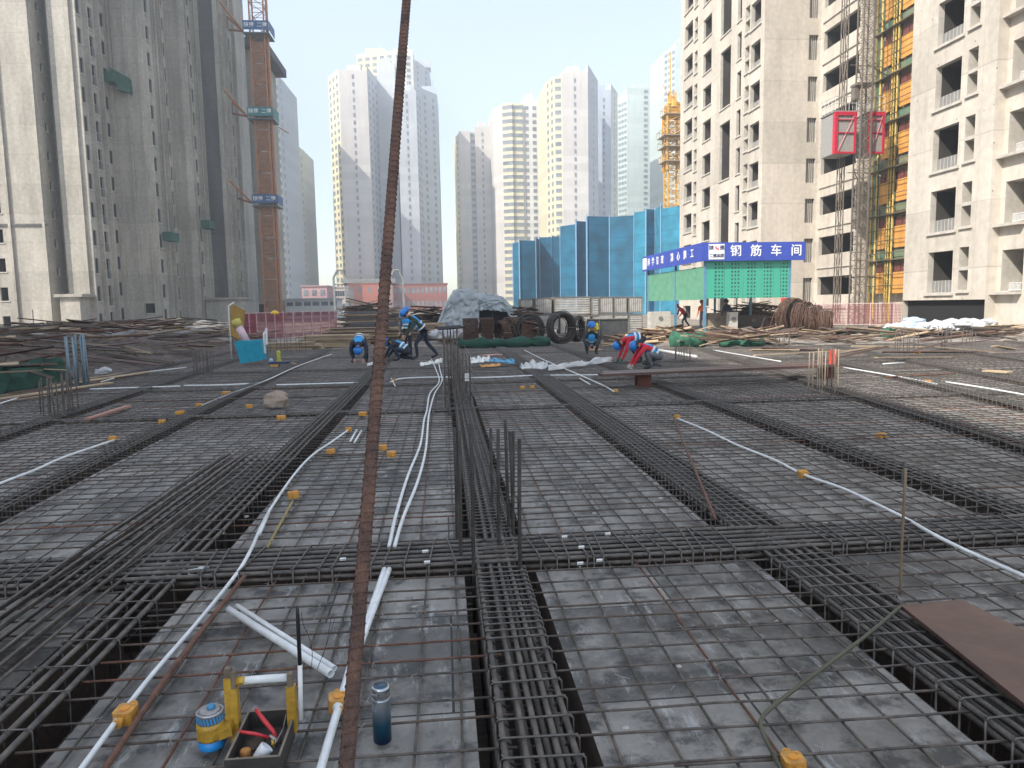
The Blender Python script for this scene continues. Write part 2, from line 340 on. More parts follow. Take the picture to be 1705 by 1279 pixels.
# ================= BEAM CAGES (along the view) =================
def stir_mesh(wd, ht, r, hook=True):
    mb = MB(); h = wd/2; t = 0.0
    P = [(-h, 0, t-ht), (-h, 0, t-.012), (-h+.012, 0, t), (h-.012, 0, t), (h, 0, t-.012), (h, 0, t-ht+.012), (h-.012, 0, t-ht), (-h+.012, 0, t-ht), (-h, 0, t-ht+.02)]
    mb.tube(P[1:]+[P[0], P[1]], r, 5)
    if hook: mb.tube([(h-.005, .004, t), (h-.05, .006, t-.045)], r, 5); mb.tube([(-h+.004, .012, t+.004), (-h+.05, .012, t-.04)], r*.9, 5)
    return mb
cages = ['leftmost', 'third left', 'second left', 'wide left', 'central', 'wide right', 'second right', 'third right', 'fourth right', 'fifth right', 'sixth right', 'rightmost']
TOPZ = .066
for i, (a_, b_, wd) in enumerate(LINES):
    if i == 3: a_ -= .02
    y0 = {3: 1.3, 4: 1.2, 5: 1.4, 6: 1.6, 2: 1.6, 1: 3.0, 7: 2.0, 8: 3.0}.get(i, 6.0); y1 = YEND if i < 7 else 24.0
    root = thing('beam_cage', 'long %s beam cage of thick bars and stirrups sunk between the plywood bays' % cages[i], 'rebar cage', (a_+b_*10, 10, 0), 'beam cages running away from the camera')
    cw = wd-.09 if i != 3 else .25; r = .0125 if 3 <= i <= 5 else .011
    nt_ = {3: 4, 4: 5, 5: 6}.get(i, 4)
    for k in range(nt_):
        x = -cw/2 + .02 + (cw-.04)*k/(nt_-1) + J(.008); mb = MB()
        if i == 3 and k > 2: x += .0
        bar(mb, (a_+b_*y0+x, y0, TOPZ-.018+J(.004)), (a_+b_*y1+x, y1, TOPZ-.018), r, 8 if i in (3, 4, 5) else 6, .004, .8)
        mb.build('longitudinal_bar', [rustM if (k == 2 and i in (7,)) else steelB], root, True)
    if i in (4, 5):   # second layer below
        for k in range(nt_-1):
            x = -cw/2+.04+(cw-.08)*k/(nt_-2); mb = MB(); bar(mb, (a_+b_*y0+x, y0, TOPZ-.075), (a_+b_*y1+x, y1, TOPZ-.075), r, 6, .004, 1.)
            mb.build('lower_layer_bar', [steelB], root, True)
    for k in range(3):
        x = -cw/2+.02+(cw-.04)*k/2; mb = MB(); bar(mb, (a_+b_*y0+x, y0, TOPZ-.44), (a_+b_*y1+x, y1, TOPZ-.44), r, 5, .003, 2.)
        mb.build('bottom_bar', [steelM], root, True)
    for s in (-1, 1):
        mb = MB(); bar(mb, (a_+b_*y0+s*(cw/2-.012), y0, TOPZ-.22), (a_+b_*y1+s*(cw/2-.012), y1, TOPZ-.22), .007, 5, .003, 2.); mb.build('side_bar', [steelM], root, True)
    # stirrup positions
    Y = max(y0, 1.2); pos = []
    while Y < y1:
        cross = 4.2 < Y < 4.75
        if not cross: pos.append(Y)
        if i == 4: st = .125 if Y < 3.2 else (.072 if Y < 4.2 else (.085 if Y < 7.2 else .11))
        elif i == 5: st = .14 if Y < 3.9 else (.10 if Y < 6.5 else .13)
        elif i == 3: st = .24 if Y < 5.5 else .14
        else: st = .13
        Y += st*rnd.uniform(.9, 1.12)
    sm = stir_mesh(cw+.012, .46, .0048 if i != 3 else .0036).build('stirrup', [stirM], root, True)
    sme = sm.data; rest = MB(); base = stir_mesh(cw+.012, .46, .0055, False)
    for q, Y in enumerate(pos):
        P = Vector((a_+b_*Y, Y, TOPZ+.002))
        if q < 98:
            o = sm if q == 0 else sm.copy()
            if q: COL.objects.link(o)
            o.location = P-ORG[root.name]; o.rotation_euler = (J(.03), 0, J(.05)); o.parent = root
        else:
            rest.add([v+P for v in base.v], base.f)
    # mesh of the first was built relative to root; rebase it
    for v in sme.vertices: v.co += ORG[root.name]
    if rest.v: tag(rest.build('stirrups', [stirM], root, True), None, None, kind='stuff')
# ================= CROSS BEAM CAGES =================
def cross_cage(i0, i1, Yc, wd, nb, r, st, label, topz=.082, ht=.42, near=True):
    x0 = lx(i0, Yc)+LINES[i0][2]/2-.02; x1 = lx(i1, Yc)-LINES[i1][2]/2+.02
    root = thing('cross_beam_cage', label, 'rebar cage', ((x0+x1)/2, Yc, 0), 'beam cages crossing the view')
    for k in range(nb):
        y = Yc-wd/2+.015+(wd-.03)*k/(nb-1); mb = MB()
        bar(mb, (x0-.25, y, topz-.02+J(.004)), (x1+.25, y, topz-.02+J(.004)), r, 8 if near else 5, .004, .5)
        if not near and k: pass
        mb.build('longitudinal_bar', [steelB], root, True)
        if near and k < 3:
            mb = MB(); bar(mb, (x0-.2, Yc-wd/2+.02+k*wd*.4, topz-.36), (x1+.2, Yc-wd/2+.02+k*wd*.4, topz-.36), r*.8, 5, .003, 1); mb.build('bottom_bar', [steelM], root, True)
            if k == 0:
                mb = MB(); bar(mb, (x0-.2, Yc-wd/2+.01, topz-.06), (x1+.2, Yc-wd/2+.01, topz-.06), r, 6, .003, 1); mb.build('lower_layer_bar', [steelM], root, True)
    base = stir_mesh(wd+.012, ht, .0052 if near else .005, near); R90 = Matrix.Rotation(math.pi/2, 3, 'Z')
    X = x0+.06; first = None; rest = MB(); cnt = 0
    while X < x1-.03:
        P = Vector((X, Yc, topz))
        if near and cnt < 98:
            if first is None:
                mb = MB(); mb.add(base.v, base.f); first = mb.build('stirrup', [stirM], root, True); 
                for v in first.data.vertices: v.co += ORG[root.name]
                o = first
            else: o = first.copy(); COL.objects.link(o)
            o.parent = root; o.location = P-ORG[root.name]; o.rotation_euler = (J(.05), 0, math.pi/2+J(.12))
            cnt += 1
        else: rest.add([R90 @ v + P for v in base.v], base.f)
        X += st*rnd.choice([.5, 1, 1, 1.2, .8])
    if rest.v: rest.build('stirrups', [stirM], root, True)
    return root
cn = ['beyond the far left', 'far left', 'at the left of the wide left beam', 'between the wide left beam and the central beam', 'between the central beam and the wide right beam', 'just right of the wide right beam', 'at the right edge of the picture']
for i in range(2, 9):
    cross_cage(i, i+1, 4.47, .44 if i != 5 else .40, 6, .0135, .125 if i != 3 else .15, 'heavy foreground cross beam cage %s' % (cn[i] if i < 7 else ['beyond the right edge, nearer piece', 'beyond the right edge, farther piece'][i-7]))
for Yc, nm in ((11.15, 'second'), (15.05, 'third'), (19.2, 'fourth'), (24.0, 'fifth')):
    for i in range(1 if Yc < 16 else 0, 10):
        if Yc > 16 or Yc < 12 or i < 8:
            cross_cage(i, i+1, Yc, .12, 3, .010, .12, 'slender %s cross beam cage in the %s' % (nm, colname[i]), .06, .3, False)
# single top rods laid over the mats
for (xa, xb, Y, r, lab) in ((-3.3, -1.5, 7.58, .009, 'dark rod laid across the bay left of the wide left beam'), (-1.3, .1, 7.7, .009, 'dark rod laid across the bay left of the central beam'), (.5, 5.2, 7.75, .009, 'long dark rod laid across the bays right of the central beam'), (-1.0, 1.9, 13.0, .010, 'dark rod laid across in front of the far central starter bars'), (-5.6, -1.9, 13.1, .010, 'dark rod laid across the third row on the left'), (2.3, 6.8, 13.3, .010, 'dark rod laid across the third row on the right')):
    mb = MB(); bar(mb, (xa, Y, .055), (xb, Y+.05, .055), r, 6, .004); tag(mb.build('steel_rod', [steelM], None, True, (xa, Y, 0)), lab, 'steel rod')
# ================= BUILDINGS =================
ST = 2.9
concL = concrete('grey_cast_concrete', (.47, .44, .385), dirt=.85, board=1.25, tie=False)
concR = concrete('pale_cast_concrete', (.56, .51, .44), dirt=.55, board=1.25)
concD = concrete('dark_weathered_concrete', (.15, .15, .15), dirt=.9, tie=False)
revM = mat('reveal_concrete', (.46, .43, .38), .9, scale=2)
railM = mat('grey_railing', (.35, .35, .35), .5, .4)
frameM = mat('window_frame_grey', (.22, .22, .21), .5)
glassM = mat('dark_window_glass', (.02, .022, .025), .45, 0, var=.3, scale=.5)
def wall(mb, p0, p1, z0, z1, holes=(), mi=0):
    p0, p1 = Vector(p0), Vector(p1); L = (p1-p0).length; d = (p1-p0)/L
    ss = sorted({0, L} | {max(0, min(L, h[0])) for h in holes} | {max(0, min(L, h[1])) for h in holes})
    zs = sorted({z0, z1} | {max(z0, min(z1, h[2])) for h in holes} | {max(z0, min(z1, h[3])) for h in holes})
    for a, b in zip(ss, ss[1:]):
        if b-a < 1e-5: continue
        run = None
        for c, e in zip(zs, zs[1:]):
            m = ((a+b)/2, (c+e)/2)
            if any(h[0] < m[0] < h[1] and h[2] < m[1] < h[3] for h in holes):
                if run is not None: quad(mb, p0, d, a, b, run, c, mi); run = None
            elif run is None: run = c
        if run is not None: quad(mb, p0, d, a, b, run, zs[-1], mi)
def quad(mb, p0, d, a, b, z0, z1, mi):
    A, B_ = p0+d*a, p0+d*b
    mb.add([(A.x, A.y, z0), (B_.x, B_.y, z0), (B_.x, B_.y, z1), (A.x, A.y, z1)], [(0, 1, 2, 3)], mi)
def recess(w_, h_, dp, back=1, rev=0, pale=None):
    """open box: x 0..w, z 0..h, y 0..dp; pale: depth of the light reveal before the room walls coloured dark as shade"""
    mb = MB()
    def ring(y0, y1, mi, e=0.):
        P = [(-e, y0, -e), (w_+e, y0, -e), (w_+e, y0, h_+e), (-e, y0, h_+e), (-e, y1, -e), (w_+e, y1, -e), (w_+e, y1, h_+e), (-e, y1, h_+e)]
        mb.add(P, [(0, 4, 7, 3), (1, 2, 6, 5), (0, 1, 5, 4), (3, 7, 6, 2)], mi); return P
    if pale and pale < dp:
        ring(0, pale, rev); P = ring(pale, dp, back, .0)
    else: P = ring(0, dp, rev)
    mb.add([P[i] for i in (4, 5, 6, 7)], [(0, 1, 2, 3)], back)
    return mb
def win_mesh(w_, h_, style):
    if style == 'small':      # framed casement, shallow reveal
        mb = recess(w_, h_, .16, 1); t = .05
        for x0, x1, z0, z1 in ((0, w_, 0, t), (0, w_, h_-t, h_), (0, t, t, h_-t), (w_-t, w_, t, h_-t), (w_*.5-t/2, w_*.5+t/2, t, h_-t)):
            mb.box(x0+.002, x1-.002, .08, .12, z0+.002, z1-.002, 2)
        mb.box(-.12, w_+.12, -.10, .0, -.12, -.0, 0)
        return mb, [revM, glassM, frameM]
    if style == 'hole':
        mb = recess(w_, h_, 2.2, 1, 0, .22); mb.box(-.1, w_+.1, -.08, 0, -.10, 0, 0); return mb, [revM, shadeIn]
    if style == 'rail':
        mb = recess(w_, h_, 1.4, 1, 0, .2)
        mb.box(0, w_, -.06, -.02, .02, .06, 2); mb.box(0, w_, -.06, -.02, h_*.42, h_*.42+.05, 2)
        k = int(w_/.14)
        for q in range(k+1): mb.box(q*w_/k-.012, q*w_/k+.012, -.05, -.03, .06, h_*.42, 2)
        mb.box(-.12, w_+.12, -.10, .0, -.12, -.0, 0)
        return mb, [revM, shadeIn, railM]
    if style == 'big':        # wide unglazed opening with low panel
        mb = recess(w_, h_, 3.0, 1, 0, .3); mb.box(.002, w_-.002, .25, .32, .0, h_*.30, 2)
        for q in range(1, 7): mb.box(q*w_/7-.012, q*w_/7+.012, .235, .25, 0, h_*.3, 0)
        mb.box(-.15, w_+.15, -.10, .0, -.14, -.02, 0)
        return mb, [revM, shadeIn, frameM]
    if style == 'twin':       # narrow opening split by a cross piece
        mb = recess(w_, h_, 1.6, 1, 0, .8); mb.box(.001, w_-.001, .003, .5, h_*.46, h_*.54, 0); mb.box(-.06, w_+.15, -.10, .0, -.14, -.02, 0); return mb, [revM, shadeIn]
    if style == 'balcony':
        mb = recess(w_, h_, 3.0, 1, 0, .25); mb.box(-.1, w_+.05, -.09, 0, -.98, -.90, 0); return mb, [revM, shadeIn]
    if style == 'shutter':    # closed grey board
        mb = recess(w_, h_, .22, 1)
        for q in range(1, 5): mb.box(q*w_/5-.02, q*w_/5+.02, .19, .215, .0, h_, 0)
        return mb, [revM, mat('grey_shutter', (.17, .16, .15), .8)]
    if style == 'ledge':      # recessed balcony with ledge and short railing
        mb = recess(w_, h_, 2.6, 1, 0, 1.2); mb.box(-.25, w_, -.35, 0, -.16, -.04, 0)
        mb.box(w_*.45, w_, -.06, -.02, .30, .34, 2); mb.box(w_*.45, w_, -.06, -.02, .0, .04, 2)
        for q in range(9): mb.box(w_*.45+q*w_*.55/9, w_*.45+q*w_*.55/9+.025, -.05, -.03, .04, .3, 2)
        return mb, [revM, shadeIn, mat('pale_railing', (.6, .6, .58), .5)]
WCACHE = {}
def building(name, label, group, segs, z0, z1, mats, back=18, cat='building', ztop_parapet=.0):
    """segs: list of (p0, p1, [cols], mi, zlow) ; col = (s_from_p0, width, height, zref_centre, style)"""
    root = thing(name, label, cat, (segs[0][0][0], segs[0][0][1], 0), group)
    mb = MB(); cnt = {}
    for seg in segs:
        p0, p1, cols = Vector(seg[0]), Vector(seg[1]), seg[2]; mi = seg[3] if len(seg) > 3 else 0; zl = seg[4] if len(seg) > 4 else z0
        d = (p1-p0).normalized(); ang = math.atan2(d.y, d.x); holes = []
        for c in cols:
            s, w_, h_, zr, style = c[:5]; per = c[5] if len(c) > 5 else ST
            zc = zr - per*math.floor((zr-zl-h_/2-.3)/per)
            while zc + h_/2 < z1-.3:
                if len(c) > 6 and not (c[6] < zc < c[7]): zc += per; continue
                holes.append((s-w_/2, s+w_/2, zc-h_/2, zc+h_/2))
                n_ = 'balcony' if style in ('balcony', 'ledge') else 'window'
                key = (round(w_, 2), round(h_, 2), style)
                P = p0 + d*(s-w_/2)
                if key not in WCACHE:
                    m_, mt = win_mesh(w_, h_, style); o = m_.build(n_, mt); WCACHE[key] = o.data
                else: o = bpy.data.objects.new(n_, WCACHE[key]); COL.objects.link(o)
                o.parent = root; o.location = Vector((P.x, P.y, zc-h_/2))-ORG[root.name]; o.rotation_euler = (0, 0, ang)
                zc += per
        wall(mb, p0, p1, zl, z1, holes, mi)
    # back closure and roof
    a, b = Vector(segs[0][0]), Vector(segs[-1][1])
    pts = [Vector(segs[0][0])] + [Vector(s[1]) for s in segs]
    if isinstance(back, list): bk = back
    else: bk = [(b.x, b.y+back), (a.x, b.y+back)]
    lp = [tuple(p) for p in pts] + bk
    n0 = len(pts)
    for q in range(n0-1, len(lp)):
        u, v = lp[q], lp[(q+1) % len(lp)]
        if (Vector(u)-Vector(v)).length > .01: wall(mb, u, v, z0, z1)
    mb.add([(x, y, z1) for x, y in lp], [tuple(range(len(lp)))])
    mb.build('wall', mats, root)
    return root
# --- left row: two grey blocks in shade ---
zl = lambda px, py, Y: ZZ(px, py, Y)
HB = 50.0
segsL = [((-62, 79), (-39.5, 79), [(62-44.15, .75, 1.35, zl(4, 144, 79), 'hole'), (62-47.9, .75, 1.35, zl(4, 144, 79), 'hole'), (62-41.6, .10, 2.0, 1.0, 'hole', 500)], 0),
    ((-39.5, 79), (-39.5, 82), [(1.5, .6, .9, zl(62, 60, 80), 'hole')], 1), ((-39.5, 82), (-38.4, 82), [], 1), ((-38.4, 82), (-38.4, 80), [], 1),
    ((-38.4, 80), (-36.15, 80), [], 0),
    ((-36.15, 80), (-36.15, 88), [(1.35, 1.4, 1.6, zl(134, 108, 81.4), 'small'), (3.9, 1.7, 2.2, zl(162, 77, 84), 'rail'), (6.9, 1.3, 1.5, zl(203, 172, 87), 'small')], 0),
    ((-36.15, 88), (-32.5, 88), [(2.7, 1.2, 1.1, 2.0, 'hole', 500)], 0),
    ((-32.5, 88), (-32.5, 96), [(1.6, 1.6, 1.6, zl(274, 316, 89.6), 'small'), (6.3, 1.9, 1.6, zl(296, 288, 94.3), 'small')], 1),
    ((-32.5, 96), (-30.8, 96), [], 0),
    ((-30.8, 96), (-30.8, 102), [(2.6, 2.1, 1.7, zl(330, 197, 98.6), 'small')], 1),
    ((-30.8, 102), (-28.6, 102), [(1.2, 1.2, 1.1, 1.8, 'hole', 500)], 2),
    ((-28.6, 102), (-28.6, 111), [(3.0, 1.8, 1.5, zl(398, 215, 105), 'small'), (6.5, 2.1, 1.6, zl(407, 215, 108), 'small')], 0)]
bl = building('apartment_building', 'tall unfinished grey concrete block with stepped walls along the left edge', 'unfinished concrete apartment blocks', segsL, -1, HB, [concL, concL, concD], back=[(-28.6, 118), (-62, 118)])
# fix the outline closure of the left block: low plinths and entrance canopies
pl = MB(); pl.box(-38.2, -36.3, 77.6, 79.97, -1, 3.2); pl.box(-38.6, -35.9, 77.3, 79.96, 3.2, 3.5); pl.build('entrance_porch', [concL], bl)
pl = MB(); pl.box(-30.6, -25.8, 98.5, 101.9, -1, 3.0); pl.box(-30.9, -25.5, 98.1, 101.95, 3.0, 3.25); pl.build('side_annexe', [concL], bl)
for (x, ys) in ((-36.15, (80.15, 82.7, 85.4, 87.8)), (-32.5, (88.15, 91.5, 93.2, 95.8)), (-30.8, (96.2, 97.3, 100.2, 101.8)), (-28.6, (102.2, 103.6, 107, 110.7))):
    for y in ys: mb = MB(); mb.box(x+.003, x+.45, y-.12, y+.12, -1, HB-.5); mb.build('rib', [concL], bl)
for (y, xs_) in ((79, (-45.6, -43.0, -39.75)), (88, (-35.9, -34.2, -32.75)), (96, (-31.0,)), (80, (-36.35,))):
    for x in xs_: mb = MB(); mb.box(x-.12, x+.12, y-.22, y-.003, -1, HB-.5); mb.build('rib', [concL], bl)
mb = MB(); mb.tube([(-39.2, 81.7, -1), (-39.2, 81.7, HB)], .08, 6); mb.build('drain_pipe', [frameM], bl)
# horizontal ledge of the sunlit gable
pl = MB(); pl.box(-62, -39.45, 78.85, 79, 10.4, 10.6); pl.build('ledge', [concD], bl)
# out-of-frame neighbour on the left: casts the shade that lies over the deck
segsN = [((-60, -45), (-35, -45), [(4, 1.2, 1.5, 1.6, 'small'), (12, 1.2, 1.5, 1.6, 'small'), (20, 1.2, 1.5, 1.6, 'small')], 0),
    ((-35, -45), (-35, 22), [], 0)]
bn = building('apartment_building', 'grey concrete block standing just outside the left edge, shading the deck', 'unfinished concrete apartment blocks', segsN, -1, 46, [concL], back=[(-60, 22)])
# second block with flat overhanging roof
yb = 122.0; x0b, x1b = -46, XX(449, yb); zt = ZZ(430, 82, yb)
segsB = [((x0b, yb), (x1b, yb), [(46+x1b-8.8, 1.3, 1.4, zl(405, 215, yb), 'small'), (46+x1b-1.6, 2.2, 1.4, 1.8, 'hole', 500)], 0), ((x1b, yb), (x1b+.01, yb+13), [(6, 1.4, 1.4, zl(440, 215, yb+5), 'small')], 0)]
b2 = building('apartment_building', 'grey block behind the orange crane mast, with a dark flat overhanging roof', 'unfinished concrete apartment blocks', segsB, -1, zt, [concL], back=[(x0b, yb+13)])
mb = MB(); mb.box(x0b-1, x1b+1.6, yb-1.6, yb+14.5, zt+.01, zt+1.3); mb.build('roof', [concD], b2)
mb = MB(); xs = x1b-5.2; mb.tube([(xs-2.4, yb-.6, zt-5), (xs-1.6, yb-.6, zt-3.6), (xs, yb-.6, zt-3.0), (xs+1.3, yb-.6, zt-3.8), (xs+1.6, yb-.6, zt-5)], .55, 6); mb.build('arched_hood', [concD], b2)
# --- right block ---
ZR = 60.0
XA = 23.55; YA = 52.8
r2 = [((XA, 71.5), (XA, YA), [(2.3, 2.2, 1.7, zl(1160, 216, 69.2), 'big'), (4.3, .8, 1.9, zl(1168, 213, 67.2), 'twin'), (7.2, 2.0, 1.7, zl(1185, 216, 64), 'hole'), (11.4, 2.2, 4.6, zl(1203, 130, 60), 'hole', 5.8),
        (14.2, .8, 2.0, zl(1221, 205, 57.3), 'hole'), (15.7, .8, 1.9, zl(1232, 165, 55.8), 'twin'), (17.2, 1.7, 1.8, zl(1243, 158, 54.2), 'big')], 0),
    ((XA, YA), (27.8, YA), [(27.8-XA-.55, .72, 1.75, zl(1353, 79, YA), 'shutter')], 0),
    ((27.8, YA), (27.8, 47.6), [(2.75, 4.6, 1.3, zl(1395, 52, 50.3), 'balcony')], 0),
    ((27.8, 47.6), (29.4, 47.6), [], 0), ((29.4, 47.6), (29.4, 42.5), [(1.4, 1.5, 1.9, zl(1465, 80, 46.2), 'hole'), (3.4, 1.3, 1.9, zl(1498, 62, 44.2), 'hole')], 0)]
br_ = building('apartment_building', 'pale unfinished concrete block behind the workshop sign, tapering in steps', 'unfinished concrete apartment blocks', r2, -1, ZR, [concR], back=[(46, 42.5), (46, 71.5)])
# --- far right block, nearest ---
r3 = [((23.75, 36.0), (23.75, 30.2), [(2.75, 1.75, 1.95, zl(1573, 140, 33.3), 'big'), (4.35, .62, 1.95, zl(1607, 117, 31.6), 'twin')], 0, 1.5),
    ((23.75, 30.2), (24.25, 30.2), [], 0), ((24.25, 30.2), (24.25, 24.0), [(.85, 1.2, 1.75, zl(1668, 92, 29.1), 'ledge')], 0)]
b3 = building('apartment_building', 'pale concrete block filling the top right corner, nearest on the right', 'unfinished concrete apartment blocks', r3, -1, 60, [concR], back=[(45, 24), (45, 36), (23.75, 36)])
mb = MB(); mb.box(24.0, 24.24, 30.25, 35.9, -.02, 1.5); mb.build('undercroft', [blackM], b3)  # black slab stands in for the shade under the block
# mend: wall of block three starts above an undercroft, so close its far end
# ================= FAR TOWERS =================
glT = mat('tower_glass', (.17, .19, .21), .25, 0, var=.4, scale=.3)
def tmat(nm, c): return concrete(nm, c, dirt=.12, board=3.3, tie=False)
tPink, tYel, tGrey, tWhite, tBlue, tGreen, tRed = tmat('hazy_pink_render', (.54, .51, .48)), tmat('hazy_yellow_render', (.60, .55, .38)), tmat('hazy_grey_and_shade', (.46, .48, .51)), tmat('hazy_white_render', (.66, .64, .58)), tmat('hazy_blue_grey_and_shade', (.40, .45, .51)), tmat('hazy_green_grey_render', (.47, .55, .52)), tmat('brick_red_render', (.26, .09, .07))  # tower walls coloured pale, putting distance haze into the paint
bandW = tmat('cream_band', (.75, .70, .50))
def tower(label, segs, base=-2, back=22, podium=None, penthouse=True):
    """segs: (pxL, YL, pxR, YR, ytop, material, ncols, window_w)"""
    s0 = segs[0]; root = thing('apartment_tower', label, 'tower', (XX(s0[0], s0[1]), s0[1], 0), 'finished apartment towers in the haze')
    mats = []; mb = MB(); wins = []
    for (pl_, yl, pr_, yr, yt, m_, nc, ww) in segs:
        if m_ not in mats: mats.append(m_)
        a = Vector((XX(pl_, yl), yl)); b = Vector((XX(pr_, yr), yr)); zt_ = ZZ((pl_+pr_)/2, yt, (yl+yr)/2)
        wall(mb, a, b, base, zt_, (), mats.index(m_))
        ln = [a, b, b+Vector((.5, back)), a+Vector((-.5, back))]
        mb.add([(p.x, p.y, zt_) for p in ln], [(0, 1, 2, 3)], mats.index(m_))
        for q in range(1, 4): wall(mb, ln[q], ln[(q+1) % 4], base, zt_, (), mats.index(m_))
        if penthouse and abs(pr_-pl_) > 20:
            c = (a+b)/2+Vector((0, 8)); w_ = (b-a).length*.25
            mb.box(c.x-w_, c.x+w_, c.y-4, c.y+4, zt_, zt_+3.2, mats.index(m_)); mb.tube([(c.x+w_*.5, c.y-3, zt_+3.2), (c.x+w_*.5, c.y-3, zt_+6)], .15, 4, mats.index(m_))
        d = (b-a).normalized(); L = (b-a).length
        for k in range(nc):
            s = L*(k+.5)/nc
            fl = 1
            while fl*ST+1.5 < zt_-1.5:
                P = a+d*s; wins.append((P, d, fl*ST+1.6, ww)); fl += 1
    mb.build('wall', mats, root)
    wins.sort(key=lambda t: (t[2]))
    rest = MB(); meshes = {}
    half = wins[:]; random.Random(3).shuffle(half)
    for q, (P, d, z, ww) in enumerate(half):
        key = ww
        if q < 98:
            if key not in meshes:
                m1 = MB(); m1.box(-ww/2, ww/2, -.12, .05, -.75, .75); o = m1.build('window', [glT]); meshes[key] = o.data
            else: o = bpy.data.objects.new('window', meshes[key]); COL.objects.link(o)
            o.parent = root; o.location = Vector((P.x, P.y, z))-ORG[root.name]; o.rotation_euler = (0, 0, math.atan2(d.y, d.x))
        else:
            nrm = Vector((d.y, -d.x)); c = P+nrm*.035
            rest.obox((c.x, c.y, z), (d.x*ww/2, d.y*ww/2, 0), (nrm.x*.085, nrm.y*.085, 0), (0, 0, .75))
    if rest.v: tag(rest.build('windows', [glT], root), None, None, kind='stuff')
    # slab edge bands
    return root
tower('tower with bright yellow left edge and pinkish end wall, left of the rusty bar', [(562, 310, 579, 300, 122, tYel, 3, 1.7), (579, 300, 625, 301, 117, tPink, 1, .8), (625, 301, 641, 318, 122, tGrey, 3, 1.4), (641, 318, 670, 317, 105, tGrey, 0, 1)])  # right-turned tower faces take greys that put their shade into the colour
tower('tallest pale tower standing behind the yellow-edged one, with a yellow top', [(609, 372, 668, 366, 88, tYel, 5, 2.2), (668, 366, 700, 368, 82, tWhite, 2, 1.8), (700, 368, 726, 384, 108, tGrey, 2, 1.6)])
tower('shaded blue-grey tower just right of the rusty bar', [(672, 305, 703, 306, 150, tGrey, 1, .8), (703, 306, 710, 315, 152, tBlue, 2, 1.3), (710, 315, 737, 325, 152, tBlue, 2, 1.4)])
tower('pale pink tower, lowest and alone at the left of the central group', [(765, 352, 771, 345, 225, tYel, 1, 1.6), (771, 345, 789, 345, 218, tPink, 0, 1), (789, 347, 797, 347, 220, tGrey, 1, 1.8), (797, 345, 821, 345, 212, tPink, 1, .8), (821, 345, 829, 362, 216, tGrey, 1, 1.4)])
tower('white tower with yellow window strips in the middle of the central group', [(826, 330, 842, 322, 178, tPink, 0, .8), (842, 322, 858, 320, 172, tYel, 2, 2.3), (858, 321, 875, 321, 172, tYel, 2, 2.3), (875, 322, 900, 322, 166, tWhite, 2, 1.6), (900, 322, 911, 340, 180, tBlue, 1, 1.4)])
tower('large tower with yellow left strip and wide pinkish wall, right of the middle', [(913, 292, 926, 284, 132, tYel, 2, 1.6), (926, 284, 939, 283, 128, tYel, 1, 2.2), (939, 283, 981, 283, 120, tPink, 1, .8), (981, 283, 997, 303, 121, tGrey, 1, 1.4)])
tower('narrow grey tower tucked behind the wide pinkish tower', [(995, 330, 1018, 330, 150, tBlue, 1, .8), (1018, 330, 1029, 345, 147, tWhite, 1, 1.3)])
tower('faint pale green tower behind the blue screens', [(1030, 395, 1044, 388, 165, tGreen, 3, 1.8), (1044, 388, 1105, 388, 146, tGreen, 1, 2.)])
tower('tall faint green tower behind the yellow crane mast', [(1104, 352, 1122, 345, 82, tGreen, 3, 1.9), (1122, 345, 1165, 345, 70, tGreen, 0, 1)])
tower('hazy blue-grey tower right of the orange crane mast', [(440, 262, 470, 262, 124, tBlue, 0, 1), (470, 262, 480, 266, 128, tYel, 2, 1.5), (480, 266, 489, 272, 130, tBlue, 1, 1.2)])
tower('lower hazy yellow tower at the right end of the left row', [(480, 300, 492, 300, 225, tBlue, 1, 1.2), (492, 300, 500, 300, 247, tGrey, 0, 1), (500, 300, 509, 308, 247, tYel, 2, 1.7), (509, 308, 516, 314, 247, tBlue, 1, 1.2)])
# low buildings
def low(name, label, pl_, pr_, yt, Y, m_, dp=12, nwin=0, rows=1, side=None, roof=None):
    a, b = XX(pl_, Y), XX(pr_, Y); z = ZZ((pl_+pr_)/2, yt, Y); root = thing(name, label, 'building', ((a+b)/2, Y, 0))
    mb = MB(); mb.box(a, b, Y, Y+dp, -1, z); mb.build('wall', [m_], root)
    mb = MB(); mb.box(a-.3, b+.3, Y-.3, Y+dp+.3, z, z+.25); mb.build('roof', [roof or m_], root)
    h = (z)/rows
    for r in range(rows):
        for k in range(nwin):
            x = a+(b-a)*(k+.5)/nwin; m1 = MB(); m1.box(x-.55, x+.55, Y-.06, Y+.02, h*r+h*.35, h*r+h*.75); m1.build('window', [glT], root)
    return root
low('brick_podium', 'long dark red low building under the far grey towers', 655, 745, 473, 285, tRed, 20, 12, 2)
low('brick_podium', 'red building with yellow window strip left of the rusty bar', 577, 655, 472, 280, tmat('red_render', (.38, .12, .08)), 20, 5, 2)
low('pink_building', 'low pink building at the right foot of the orange crane mast', 503, 545, 477, 190, tmat('faded_pink_render', (.42, .27, .28)), 15, 3, 2)
low('long_building', 'long pale brown building behind the white site cabins', 545, 580, 479, 230, tmat('brown_render', (.42, .36, .33)), 15, 9, 2)
cabW = mat('cabin_white', (.66, .67, .64), .6, var=.06, scale=1)
low('site_cabin', 'row of white two-storey site cabins right of the orange crane mast', 475, 562, 499, 128, cabW, 6, 6, 2, roof=mat('cabin_roof', (.5, .52, .53), .5))
